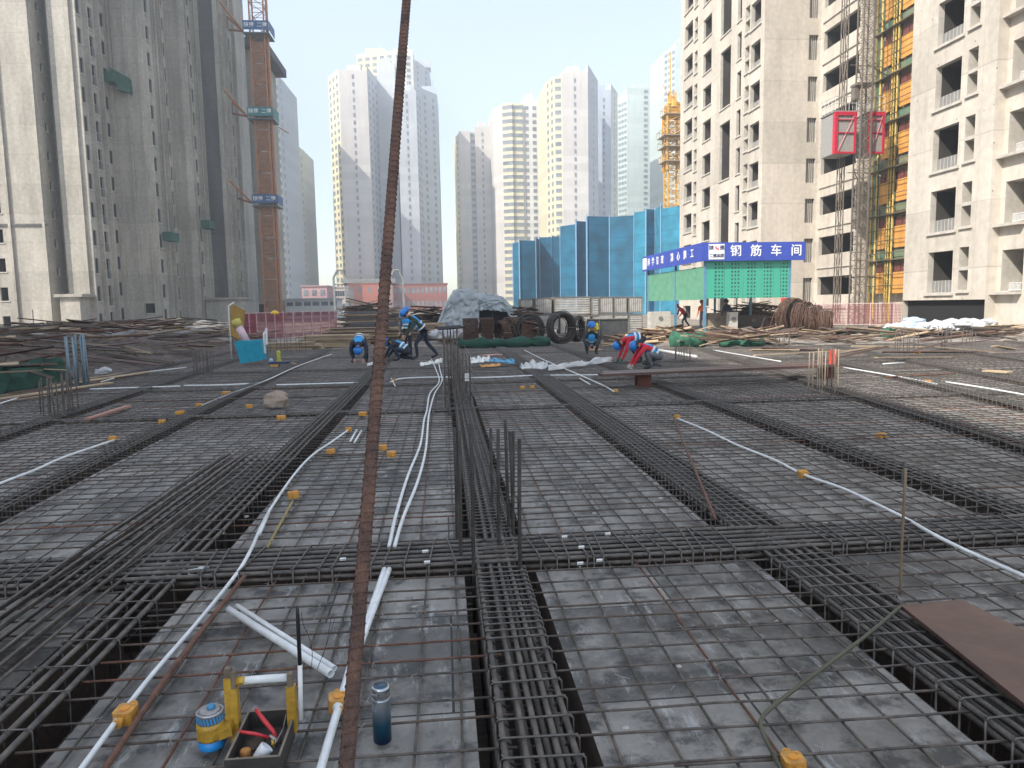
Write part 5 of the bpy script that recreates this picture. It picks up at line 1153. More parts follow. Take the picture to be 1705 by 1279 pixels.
conduit('white conduit curving up the bay left of centre, right of the pair', [(657, 910, .08), (672, 860), (696, 800), (709, 748), (713, 700), (716, 682), (724, 655), (736, 634), (733, 618), (729, 598)], .013)
conduit('white conduit crossing the far left bays from side to side', [(150, 648), (240, 645), (300, 643)], .014)
conduit('white conduit crossing the third left bay near the starter bars', [(306, 642), (370, 641), (433, 638)], .014)
conduit('white conduit crossing just left of the rusty leaning bar', [(460, 641), (530, 639), (596, 637)], .014)
conduit('white conduit arching across behind the hooped central bars', [(650, 636), (672, 630), (730, 628), (800, 629), (890, 625)], .014)
conduit('white conduit crossing right of the hooped bars by the plastic film', [(905, 625), (1000, 624), (1130, 622)], .012)
conduit('white conduit climbing the left bay between orange boxes', [(0, 805), (60, 782), (110, 760), (190, 733)], .013)
conduit('long white conduit slanting past the dark trolley', [(335, 676), (380, 657), (440, 635), (500, 608), (552, 590)], .014)
conduit('thin white conduit at the far left edge of the deck', [(0, 672), (60, 655), (140, 645)], .014)
conduit('white conduit near the white bag on the far left', [(168, 636), (225, 622), (310, 612)], .014)
conduit('long white conduit snaking down the bay right of the wide beam', [(1128, 697), (1175, 716), (1225, 740), (1290, 766), (1337, 790), (1400, 812), (1450, 835), (1505, 862), (1560, 893, .14), (1620, 922), (1720, 966)], .012)
conduit('white conduit running away to the far right of centre in the third bays', [(873, 583), (905, 599), (950, 618), (1000, 640), (1022, 652)], .014)
conduit('short white conduit beside the far slanting one', [(965, 630), (982, 640)], .013)
conduit('white conduit slanting across the sunlit bays in the middle', [(1187, 583), (1240, 592), (1300, 602)], .014)
conduit('white conduit slanting across the sunlit bays at the right', [(1405, 612), (1500, 628), (1560, 640)], .015)
conduit('white conduit at the far right edge in the sunlight', [(1575, 636), (1640, 646), (1720, 660)], .015)
conduit('short white conduit at the far right among the sunlit bays', [(1470, 606), (1506, 604)], .015)
conduit('thick white pipe lying right of the kneeling worker in red sleeves', [(1096, 583), (1160, 594)], .045, .06, name='pipe', cat='pipe')
conduit('small white conduit offcut near the rusty leaning bar, left one', [(583, 735), (594, 716)], .011)
conduit('small white conduit offcut near the rusty leaning bar, right one', [(590, 737), (602, 717)], .011)
conduit('bit of white conduit left of the far curved pair', [(651, 630), (658, 643)], .01)
conduit('slanting rusty bar lying over the wide right beam', [(1122, 697, .05), (1150, 765, .09), (1191, 864, .12)], .011, .08, rustM, 'steel_rod', 'steel rod')
conduit('thin rusty rod lying flat across the sunlit bays', [(1475, 628), (1530, 625), (1590, 622)], .016, .06, rustM, 'steel_rod', 'steel rod')
def pipe_piece(label, a, b, r, z):
    A, B_ = g(*a, z), g(*b, z+.03); d = (B_-A).normalized(); pc = thing('pipe_offcut', label, 'pipe', A, None)
    mb = MB(); n = 16; k = len(mb.v); q = Vector((0, 0, 1)).rotation_difference(d); L = (B_-A).length
    prof = [(r*.78, .05), (r*.78, 0), (r, 0), (r, L), (r*.78, L), (r*.78, L-.05)]
    mb.lathe(A, prof, n, 0, d, True); mb.build('tube', [pvcM], pc, True)
    for p, s in ((A, .045), (B_, L-.045)): 
        m1 = MB(); m1.lathe(A, [(r*.77, s-.001), (r*.77, s+.001)], n, 0, d); m1.build('bore', [blackM], pc)
pipe_piece('thick white pipe offcut, the lower of two lying in the foreground', (381, 1015), (551, 1122), .0175, .06)
pipe_piece('thinner white pipe offcut, the upper of two lying in the foreground', (395, 1009), (557, 1113), .0125, .06)
# dark bent rod and uprights on the right
Pb = [g(1502, 1008, .11), g(1440, 1060, .08), g(1340, 1135, .06), g(1285, 1178, .055), g(1268, 1197, .055), g(1268, 1215, .055), g(1282, 1245, .055), g(1306, 1290, .055)]
mb = MB(); mb.tube(smooth(Pb), .0085, 8); tag(mb.build('bent_rod', [mat('dull_green_rod', (.09, .085, .055), .6, .2)], None, True, Pb[0]), 'dark hooked rod lying across the mesh at the lower right', 'rod')
P = g(1499, 990, .0); mb = MB(); bar(mb, (P.x, P.y, -.1), (P.x+.0, P.y, ZZ(1496, 780, P.y)), .0075, 8, .003, .2); tag(mb.build('upright_rod', [mat('brown_rod', (.22, .16, .10), .7, .1)], None, True, (P.x, P.y, 0)), 'thin brown rod standing upright by the wide right beam', 'rod')
Pc = [g(1355, 735, .05), g(1420, 730, .06), g(1465, 724, .08), g(1490, 728, .06)]; mb = MB(); mb.tube(smooth(Pc), .008, 6); tag(mb.build('bent_rod', [steelM], None, True, Pc[0]), 'dark bent rod through the orange box in the second row at the right', 'rod')
conduit('ochre stick lying below the orange box left of the rusty bar', [(487, 835, .06), (465, 875, .05), (445, 912, .05)], .009, .05, mat('ochre_stick', (.30, .23, .08), .7), 'stick', 'stick')
# ================= JUNCTION BOXES =================
def jbox(px, py, label, s=.042, rz=None, z=.03):
    s *= .86; P = g(px, py, z+.02); rn = random.Random(int(px)); rz = rn.uniform(-.4, .4) if rz is None else rz
    o = thing('junction_box', label, 'junction box', (P.x, P.y, z), 'orange conduit boxes tied to the rebar'); ORG[o.name] = Vector()
    mb = MB(); t = .004; h = .052
    Pts = [(-s, -s*.75), (-s*.75, -s), (s*.75, -s), (s, -s*.75), (s, s*.75), (s*.75, s), (-s*.75, s), (-s, s*.75)]
    V = [(x, y, 0) for x, y in Pts]+[(x, y, h) for x, y in Pts]; mb.add(V, [tuple(range(8))[::-1], tuple(range(8, 16))]+[(i, (i+1) % 8, 8+(i+1) % 8, 8+i) for i in range(8)])
    b_ = mb.build('body', [orgM], o)
    mb = MB(); mb.lathe((0, 0, h+.0005), [(s*.5, 0), (s*.5, .003)], 12); mb.lathe((s*.6, s*.6, h+.0005), [(s*.12, 0), (s*.12, .004)], 8); mb.build('lid', [mat('orange_lid', (.70, .28, .02), .45)], o)
    for sx in (-1, 1):
        mb = MB(); mb.lathe((0, sx*(s+.001), .028), [(.016, 0), (.016, .02), (.019, .021), (.019, .028)], 10, 0, (0, sx, 0)); mb.build('socket', [orgM], o)
    o.rotation_euler = (J(.08), J(.08), rz)
    return o
JB = [(210, 1192, 'orange box on the foreground conduit at the lower left, largest in view', .042), (562, 1172, 'orange box half hidden behind the foot of the rusty leaning bar', .042), (1322, 1276, 'orange box cut by the bottom edge at the right end of the hooked rod', .04),
      (489, 825, 'orange box above the ochre stick in the bay left of centre', .05), (551, 753, 'orange box by the left conduit, below the two small offcuts', .05), (580, 716, 'orange box at the far end of the long left conduit', .045), (638, 746, 'orange box just right of the rusty bar, the upper of two', .05), (652, 757, 'orange box just right of the rusty bar, the lower of two', .05),
      (188, 731, 'orange box at the end of the conduit climbing the left bay', .055), (270, 703, 'orange box beside the second left beam, nearest of its row', .055), (300, 688, 'orange box in the row along the second left beam, wide double one', .075), (332, 675, 'orange box at the near end of the conduit past the trolley', .06), (377, 655, 'orange box on the slanting conduit left of centre', .075), (415, 677, 'orange box lying left of the cardboard lump', .06), (468, 696, 'orange box beside the second cross beam below the cardboard lump', .07), (604, 690, 'orange box against the left side of the rusty bar at the cross beam', .06),
      (1127, 695, 'orange box at the far end of the long snaking right conduit', .045), (1337, 790, 'orange box in the middle of the long snaking right conduit', .045), (1467, 726, 'orange box with the dark bent rod in the second row at the right', .055),
      (870, 646, 'orange box right of the hooped bars, the left of two', .05), (886, 645, 'orange box right of the hooped bars, the right of two', .05), (655, 634, 'orange box at the left end of the arching conduit', .05), (1025, 651, 'orange box at the near end of the far slanting conduit', .05), (1545, 636, 'orange box on the sunlit bay at the right', .06), (1527, 588, 'yellow-orange box at the foot of the far right starter bars', .09), (490, 607, 'orange box on the slanting conduit right of the trolley', .07)]
for px, py, lb, s in JB: jbox(px, py, lb, s)
# ================= BOARDS, FILM =================
A = [g(1500, 1008, .115), g(1600, 998, .115), g(1760, 1075, .115), g(1760, 1215, .115)]
mb = MB(); mb.add([p for p in A]+[p-Vector((0, 0, .018)) for p in A], [(0, 3, 2, 1), (4, 5, 6, 7), (0, 1, 5, 4), (1, 2, 6, 5), (2, 3, 7, 6), (3, 0, 4, 7)]); tag(mb.build('plywood_sheet', [redW], None, False, A[0]), 'dark red plywood sheet lying over the wide beam at the lower right', 'plywood')
a, b = g(1000, 624, .30), g(1392, 608, .30)
mb = MB(); mb.beam(a, b, .28, .05); mb.beam(a+Vector((.1, .3, .004)), b+Vector((0, .3, .004)), .25, .045); tag(mb.build('walk_board', [redW], None, False, a), 'long reddish walking board raised on blocks in front of the red-sleeved workers', 'board')
for px, lb in ((1068, 'dark timber block under the walking board near the workers'), (1378, 'dark red block under the right end of the walking board')):
    t = (px-1000)/392; P = a.lerp(b, t); mb = MB(); mb.box(P.x-.13, P.x+.13, P.y-.02, P.y+.2, .04, .27); tag(mb.build('timber_block', [mat('dark_red_block', (.10, .03, .02), .8)], None, False, (P.x, P.y, 0)), lb, 'block')
for (p1, p2, wd, m, lb) in (((145, 698), (215, 676), .10, mat('pinkish_board', (.36, .19, .15), .7), 'pinkish board lying on the mesh at the left'), ((1640, 617), (1682, 620), .22, paleW, 'pale board lying on the sunlit mesh at the far right'), ((985, 583), (1000, 582), .2, mat('peach_board', (.45, .30, .22), .8), 'peach coloured board left of the squatting worker'), ((805, 592), (832, 590), .3, mat('pink_carton', (.45, .28, .22), .8), 'pinkish carton behind the blue cloth')):
    A_, B_ = g(*p1, .06), g(*p2, .06); mb = MB(); mb.beam(A_, B_, wd, .03); tag(mb.build('board', [m], None, False, A_), lb, 'board')
def film(name, label, cat, pa, pb, wd, h, m, seed, yl=.5):
    A_, B_ = g(*pa, 0), g(*pb, 0)
    def fn(u, v):
        P = A_.lerp(B_, u); w2 = wd*(.6+.5*mnoise.noise(Vector((u*4, seed, 0))))
        return (P.x+.06*mnoise.noise(Vector((u*9, v*5, seed+2))), P.y+(v-.5)*w2*yl*2, .05+h*(.45+.5*mnoise.noise(Vector((u*6, v*2.5, seed)))+.15*mnoise.noise(Vector((u*17, v*8, seed))))*math.sin(math.pi*min(1, max(0, v))))
    return cloth(name, label, cat, fn, 36, 10, m, .006, origin=A_)
film('plastic_film', 'long wrinkled white plastic film lying across the bay before the workers', 'plastic film', (912, 620), (1018, 605), .5, .25, plasM, 3)
film('plastic_film', 'short crumpled plastic film over the far part of the wide right beam', 'plastic film', (868, 617), (912, 618), .7, .28, plasM, 8)
film('white_cloth', 'white cloth lying left of the far central bars', 'cloth', (700, 612), (737, 606), .5, .16, whiteM, 5)
film('white_cloth', 'white cloth heap right of the far central bars', 'cloth', (784, 607), (815, 604), .7, .25, whiteM, 6)
film('blue_cloth', 'light blue cloth lying right of the white cloth heap', 'cloth', (815, 604), (856, 608), .5, .18, mat('light_blue_cloth', (.14, .38, .60), .8), 7)
film('orange_cloth', 'orange netting on the mesh below the light blue cloth', 'netting', (800, 614), (833, 612), .35, .1, mat('pale_orange_net', (.60, .30, .10), .8), 9)
film('white_cloth', 'white rag on the mesh right of the bending worker on the left', 'cloth', (612, 612), (632, 608), .35, .12, whiteM, 10)
film('plastic_film', 'clear plastic scrap lying in the near corner of the left bay', 'plastic film', (318, 968), (345, 962), .1, .03, plasM, 12)
# scraps on the deck
rr5 = random.Random(15)
SC = [(706, 1047), (1042, 1212), (938, 893), (370, 888), (512, 668), (630, 883), (845, 748), (1280, 1018), (1295, 1035), (1040, 770), (410, 860), (890, 640), (1560, 775), (1130, 1110), (600, 968), (690, 1010), (1460, 915), (1240, 905), (980, 770), (575, 870), (680, 840), (1100, 830), (990, 855), (1185, 760)]
plas2 = mat('plaster_scrap', (.55, .53, .50), .9, bump=.5, bscale=60)
for q, (px, py) in enumerate(SC):
    P = g(px, py, 0); s = .012+.0022*P.y*rr5.uniform(.5, 1.3)
    bag((P.x, P.y, .004), s*.8, plas2, 'pale lump of plaster or paper dropped on the plywood between the bars', 200+q, 'plaster_scrap', 'scrap', 'pale scraps dropped on the deck')
for q, (px, py) in enumerate(((571, 931), (571+0-10+150, 936), (708, 918), (968, 911), (938+2, 894), (966, 938), (998, 933), (1012, 889))):
    P = g(px, py, .13 if py < 930 else .09); mb = MB(); mb.obox(P, (.018, .002, 0), (0, .004, .002), (0, -.003, .007)); tag(mb.build('steel_tag', [whiteM], None, False, P), 'small white maker tag wired to the heavy foreground cross beam', 'tag', 'white tags on the foreground cross beam')
# bundle of thin bars crossing over the wide left beam
bd = thing('bar_bundle', 'sheaf of long thin dark bars lying along the wide left beam', 'rebar bundle', (-2.15, 4.5, 0))
for q in range(19):
    x = -2.36+q*.025+J(.006); z = .075+.020*(q % 3); mb = MB(); bar(mb, (x, .9+J(.2), z), (x+.05+J(.02), 7.8+J(.6), z), .009, 6, .01, .6); mb.build('bar', [steelB if q % 3 else steelM], bd, True)
# ================= FOREGROUND: leaning bar, tool box, flask =================
def zd(px, py, Z): return CP+ray(px, py)*Z
A_, B_ = zd(680, 0, 1.45), zd(570, 1279, .74); d = (A_-B_); A2 = A_+d*.45; B2 = B_-d*.62
lb = thing('leaning_bar', 'thick rusty ribbed bar leaning up through the whole view, closest to the camera', 'rebar', B2)
mb = MB(); n_ = 60; mb.tube([B2.lerp(A2, k/n_)+Vector((.004*math.sin(k*.09), 0, 0)) for k in range(n_+1)], .0080, 14)
bm_ = mat('ribbed_rust', (.19, .10, .068), .8, .05, col2=(.085, .052, .042), scale=16, bump=.7, bscale=120, detail=9); mb.build('shaft', [bm_], lb, True)
mb = MB(); dn = d.normalized(); u = dn.orthogonal().normalized(); v = dn.cross(u); L = (A2-B2).length; s = 0.
while s < L:
    for side in (0, 1):
        c = B2+dn*(s+side*.006); pts = []
        for k in range(7):
            a = side*math.pi+.25+k*(math.pi-.5)/6; pts.append(c+dn*(.006*(k/6))+(u*math.cos(a)+v*math.sin(a))*.0080+Vector((.004*math.sin(s/L*60*.09), 0, 0)))
        mb.tube(pts, .0011, 4)
    s += .012
mb.build('rib', [bm_], lb, True)
# tool box
Yt = 2.6; bx0, bx1 = at(377, 1266, 2.385).x, at(470, 1266, 2.385).x; by0, by1 = 2.36, 2.66; zt_ = .112; zb_ = .04
tbx = thing('tool_box', 'home-made open tool box with taped posts and a white pipe handle', 'tool box', ((bx0+bx1)/2, 2.5, zb_))
boxW = mat('dark_box_ply', (.05, .045, .04), .7, col2=(.03, .028, .025), scale=12); edgeW = mat('box_edge_ply', (.20, .17, .13), .8, scale=14); tapeM = mat('ochre_tape', (.55, .33, .04), .35, col2=(.40, .23, .03), scale=18, bump=.3, bscale=50)
t = .009
for nm, b6 in (('side_panel', (bx0, bx0+t, by0+t, by1-t, zb_, zt_)), ('side_panel', (bx1-t, bx1, by0+t, by1-t, zb_, zt_)), ('front_panel', (bx0, bx1, by0, by0+t, zb_, zt_)), ('back_panel', (bx0, bx1, by1-t, by1, zb_, zt_)), ('base', (bx0+t, bx1-t, by0+t, by1-t, zb_, zb_+t))):
    mb = MB(); mb.box(*b6); o = mb.build(nm, [boxW], tbx)
    if nm != 'base': mb = MB(); mb.box(b6[0]+.0005, b6[1]-.0005, b6[2]+.0005, b6[3]-.0005, zt_, zt_+.002); mb.build('rim', [edgeW], o)
xl, xr = XX(0, 1), 0
xl = at(379, 1112, Yt).x; xr = at(491, 1125, Yt).x; zl_, zr_ = ZZ(379, 1112, Yt), ZZ(491, 1125, Yt)
mb = MB(); mb.box(xl-.010, xl+.010, Yt-.012, Yt+.012, zb_, zl_); mb.box(xl+.011, xl+.028, Yt-.016, Yt+.010, zb_, zl_-.012); mb.build('left_post', [mat('post_ply', (.24, .19, .13), .8, scale=10, col2=(.14, .11, .08))], tbx)
mb = MB(); mb.box(xr-.026, xr-.008, Yt-.016, Yt+.010, zb_, zr_+.012); mb.build('right_post', [MATS['post_ply']], tbx)
mb = MB(); mb.box(xl-.013, xl+.012, Yt-.017, Yt+.015, zb_+.02, zl_-.035); mb.box(xl+.004, xl+.032, Yt-.020, Yt+.013, zb_-.005, zl_-.075); mb.build('tape_wrap', [tapeM], tbx)
mb = MB(); mb.box(xr-.031, xr-.000, Yt-.020, Yt+.014, zb_+.02, zr_-.035); mb.build('tape_wrap', [tapeM], tbx)
mb = MB(); zh = ZZ(436, 1131, Yt); mb.tube([(xl+.028, Yt, zh-.002), ((xl+xr)/2, Yt, zh), (xr-.026, Yt, zh)], .0145, 14); hd = mb.build('handle', [pvcM], tbx, True)
mb = MB(); mb.tube([(xl+.0285, Yt, zh-.002), (xl+.05, Yt, zh-.001), (xl+.060, Yt, zh)], .0149, 14); mb.build('handle_tape', [tapeM], hd, True)
# can taped to the post
cx_, cy_ = at(352, 1200, Yt-.01).x, Yt-.02; zc0, zc1 = .035, .176; rc = .046
can = thing('taped_can', 'blue and silver can bound with ochre tape to the left post of the tool box', 'can', (cx_, cy_, zc0))
mb = MB(); mb.lathe((cx_, cy_, zc0), [(rc*.96, 0), (rc, .004), (rc, .035)], 28); mb.build('blue_base', [mat('bright_blue_can', (.02, .24, .60), .35)], can, True)
mb = MB(); mb.lathe((cx_, cy_, zc0+.0352), [(rc*1.03, 0), (rc*1.07, .01), (rc*1.02, .03), (rc*1.06, .045), (rc*1.02, .062)], 28); mb.build('tape_wrap', [tapeM], can, True)
mb = MB(); mb.obox((cx_+.045, cy_, zc0+.062), (.035, 0, .012), (0, rc*.7, 0), (-.004, 0, .022)); mb.build('tape_strap', [tapeM], can)
mb = MB(); mb.lathe((cx_, cy_, zc0+.0975), [(rc, 0), (rc, .030), (rc*1.03, .031), (rc*1.03, .036), (rc*.92, .040), (rc*.9, .036)], 28); cb = mb.build('silver_top', [mat('can_tin', (.42, .42, .42), .35, .6)], can, True)
mb = MB()
for k in range(26): a = k*.2417; mb.obox((cx_+rc*1.004*math.cos(a), cy_+rc*1.004*math.sin(a), zc0+.113), (-.0028*math.sin(a), .0028*math.cos(a), .003), (.0006*math.cos(a), .0006*math.sin(a), 0), (.003*math.sin(a), -.003*math.cos(a), .012))
mb.build('blue_stripes', [mat('stripe_blue', (.06, .28, .55), .4)], can)
mb = MB(); mb.lathe((cx_, cy_, zc0+.136), [(rc*.88, 0), (rc*.6, .003), (rc*.3, .004)], 20); mb.build('lid', [mat('grimy_lid', (.36, .34, .33), .6, .3, scale=60)], can, True)
mb = MB(); mb.lathe((cx_+.004, cy_+.004, zc0+.141), [(.015, 0), (.016, .006), (.012, .013), (.006, .015)], 12); mb.build('cap', [mat('blue_cap', (.06, .24, .42), .5)], can, True)
# brush stick / marker
px_, pz0, pz1 = at(499, 1100, 2.57), ZZ(499, 1172, 2.57), ZZ(500, 1008, 2.57)
mk = thing('marker_stick', 'black and white marker stick standing in the right post of the tool box', 'marker', (px_.x, 2.57, pz0))
mb = MB(); zm = pz0+(pz1-pz0)*.40; mb.tube([(px_.x-.006, 2.57, pz0-.06), (px_.x, 2.57, zm)], .0085, 12); mb.build('white_body', [whiteM], mk, True)
mb = MB(); mb.tube([(px_.x, 2.57, zm), (px_.x+.001, 2.57, pz1-.04), (px_.x+.001, 2.57, pz1-.005), (px_.x+.001, 2.57, pz1)], [.0075, .007, .0055, .002], 12); mb.build('black_cap', [mat('black_plastic', (.02, .02, .022), .4)], mk, True)
# contents of the box
bxm = (bx0+bx1)/2
pli = thing('pliers', 'red-handled pliers lying open in the tool box', 'pliers', (bxm+.03, 2.52, .1)); redP = mat('red_grip', (.62, .04, .05), .4)
mb = MB(); mb.tube([at(425, 1180, 2.60), at(440, 1200, 2.58), at(455, 1218, 2.56), at(462, 1232, 2.545)], [.006, .0085, .0085, .006], 10); mb.build('handle', [redP], pli, True)
mb = MB(); mb.tube([at(396, 1218, 2.53), at(425, 1222, 2.53), at(448, 1228, 2.535)], [.006, .0065, .005], 10); mb.build('handle', [redP], pli, True)
mb = MB(); mb.tube([at(448, 1226, 2.54), at(460, 1232, 2.545), at(455, 1250, 2.51)], [.008, .010, .004], 8); mb.build('jaw', [mat('pliers_steel', (.3, .3, .3), .35, .8)], pli, True)
cup = thing('white_elbow', 'white plastic pipe fitting lying in the tool box', 'pipe fitting', (bxm+.012, 2.42, .07))
mb = MB(); c = Vector((bxm+.014, 2.43, .085)); ax = Vector((.55, .25, .6)).normalized(); mb.lathe(c-ax*.02, [(.016, -.012), (.020, 0), (.0235, .02), (.025, .045), (.023, .046), (.019, .03), (.014, .01)], 20, 0, ax, True); mb.build('socket', [pvcM], cup, True)
orc = MB(); P = at(408, 1245, 2.46); orc.lathe((P.x, P.y, .052), [(.018, 0), (.019, .03), (.012, .034)], 12); tag(orc.build('plastic_plug', [mat('dirty_orange', (.45, .20, .05), .6, scale=30)], None, True, (P.x, P.y, .06)), 'dirty orange plug in the left corner of the tool box', 'plug')
P = at(425, 1232, 2.54); o = bag((P.x, P.y, .052), .034, mat('grimy_rag', (.16, .12, .08), .9, col2=(.07, .055, .04), scale=30, bump=.6), 'grimy rag in the bottom of the tool box', 301, 'rag', 'rag')
for q, (a_, b2_, m, lb_) in enumerate((((456, 1243), (472, 1212), wireM, 'thin pale screwdriver shaft leaning in the tool box'), ((476, 1190), (462, 1262), steelB, 'thin steel rod along the right side of the tool box'), ((455, 1240), (453, 1228), mat('yellow_handle', (.55, .35, .05), .5), 'short yellow handle end in the tool box'))):
    mb = MB(); A_, B_ = at(*a_, 2.50), at(*b2_, 2.56); mb.tube([A_, B_], .0022 if q < 2 else .006, 8); tag(mb.build('small_tool', [m], None, True, A_), lb_, 'tool')
mb = MB(); P = at(394, 1256, 2.40); c = Vector((P.x, 2.40, .085)); mb.tube([c+Vector((.008*math.cos(k*.7854), .003*math.sin(k*.7854), .008*math.sin(k*.7854))) for k in range(9)], .0013, 5); tag(mb.build('wire_ring', [wireM], None, True, c), 'small wire ring near the front left corner of the tool box', 'ring')
# flask
def grad_mat():
    m = bpy.data.materials.new('blue_silver_lacquer'); m.use_nodes = True; n, L, b = nodes_of(m); b.inputs['Metallic'].default_value = .75; b.inputs['Roughness'].default_value = .28
    tc = n.new('ShaderNodeTexCoord'); s = n.new('ShaderNodeSeparateXYZ'); L.new(tc.outputs['Object'], s.inputs[0]); mr = n.new('ShaderNodeMapRange'); mr.inputs[1].default_value = .01; mr.inputs[2].default_value = .15; L.new(s.outputs[2], mr.inputs[0])
    cr = n.new('ShaderNodeValToRGB'); cr.color_ramp.elements[0].color = (.008, .03, .08, 1); cr.color_ramp.elements[1].color = (.34, .37, .40, 1); e = cr.color_ramp.elements.new(.45); e.color = (.03, .12, .19, 1)
    L.new(mr.outputs[0], cr.inputs[0]); L.new(cr.outputs[0], b.inputs['Base Color']); return m
P = g(637, 1229, .03); fl = thing('vacuum_flask', 'steel vacuum flask fading from silver to deep blue, standing on the mesh', 'flask', (P.x, P.y, .02)); r_ = .0335
mb = MB(); mb.lathe((P.x, P.y, .02), [(r_*.9, 0), (r_, .004), (r_, .163), (r_*.97, .168), (r_*.90, .170)], 32); mb.build('body', [grad_mat()], fl, True)
silv = mat('brushed_steel', (.50, .52, .54), .25, .9, var=.05)
mb = MB(); mb.lathe((P.x, P.y, .1905), [(r_*.90, 0), (r_*.9, .004), (r_*.99, .006), (r_, .035), (r_*.97, .040), (r_*.85, .0425)], 32); mb.build('lid', [silv], fl, True)
mb = MB(); mb.lathe((P.x, P.y, .2331), [(r_*.80, 0), (r_*.78, .0012)], 28); mb.build('lid_disc', [mat('lid_blue_disc', (.05, .10, .15), .3, .5)], fl, True)
# loops of wire
for q, pts in enumerate((((502, 1020, .40), (505, 1040, .3), (515, 1062, .2), (520, 1090, .12), (517, 1120, .07)), ((528, 1115, .07), (545, 1070, .14), (556, 1035, .2), (560, 1024, .22), (552, 1028, .21), (545, 1065, .13), (536, 1100, .06)))):
    S = [at(p[0], p[1], 2.62+.08*i) for i, p in enumerate(pts)]; mb = MB(); mb.tube(smooth(S), .0013, 5); tag(mb.build('thin_wire', [mat('black_wire', (.02, .02, .02), .5)], None, True, S[0]), ['thin black wire hanging down from the tip of the marker stick', 'loop of thin black wire right of the marker stick'][q], 'wire')
# ================= PEOPLE =================
def skinned(name, J_, E_, mats, segm, parent, lv=1, root='pel'):
    """J_: name -> (x,y,z,r); E_: joint pairs; segm: material index per pair"""
    names = list(J_); bm = bmesh.new(); vs = {k: bm.verts.new(J_[k][:3]) for k in names}
    for a, b in E_: bm.edges.new((vs[a], vs[b]))
    me = bpy.data.meshes.new(name+'_bones'); bm.to_mesh(me); bm.free(); o = bpy.data.objects.new('tmp', me); COL.objects.link(o)
    o.modifiers.new('s', 'SKIN'); sv = me.skin_vertices[0].data
    for i, k in enumerate(names):
        r = J_[k][3]; sv[i].radius = (r, r) if not isinstance(r, tuple) else r; sv[i].use_root = (k == root)
    ss = o.modifiers.new('u', 'SUBSURF'); ss.levels = lv; ss.render_levels = lv
    bpy.context.view_layer.update(); m2 = bpy.data.meshes.new_from_object(o.evaluated_get(bpy.context.evaluated_depsgraph_get()))
    bpy.data.objects.remove(o); bpy.data.meshes.remove(me); m2.name = name
    m2.materials.clear()
    for m in mats: m2.materials.append(m)
    sg = [(Vector(J_[a][:3]), Vector(J_[b][:3]), segm[i], max(.02, (mxr(J_[a][3])+mxr(J_[b][3]))/2)) for i, (a, b) in enumerate(E_)]
    for p in m2.polygons:
        c = p.center; best = 9; bi = 0
        for a, b, mi, r in sg:
            ab = b-a; t = max(0, min(1, (c-a).dot(ab)/max(ab.length_squared, 1e-9))); dd = (c-a-ab*t).length/r
            if dd < best: best, bi = dd, mi
        p.material_index = bi; p.use_smooth = True
    q = bpy.data.objects.new(name, m2); COL.objects.link(q); q.parent = parent; return q
def mxr(r): return max(r) if isinstance(r, tuple) else r
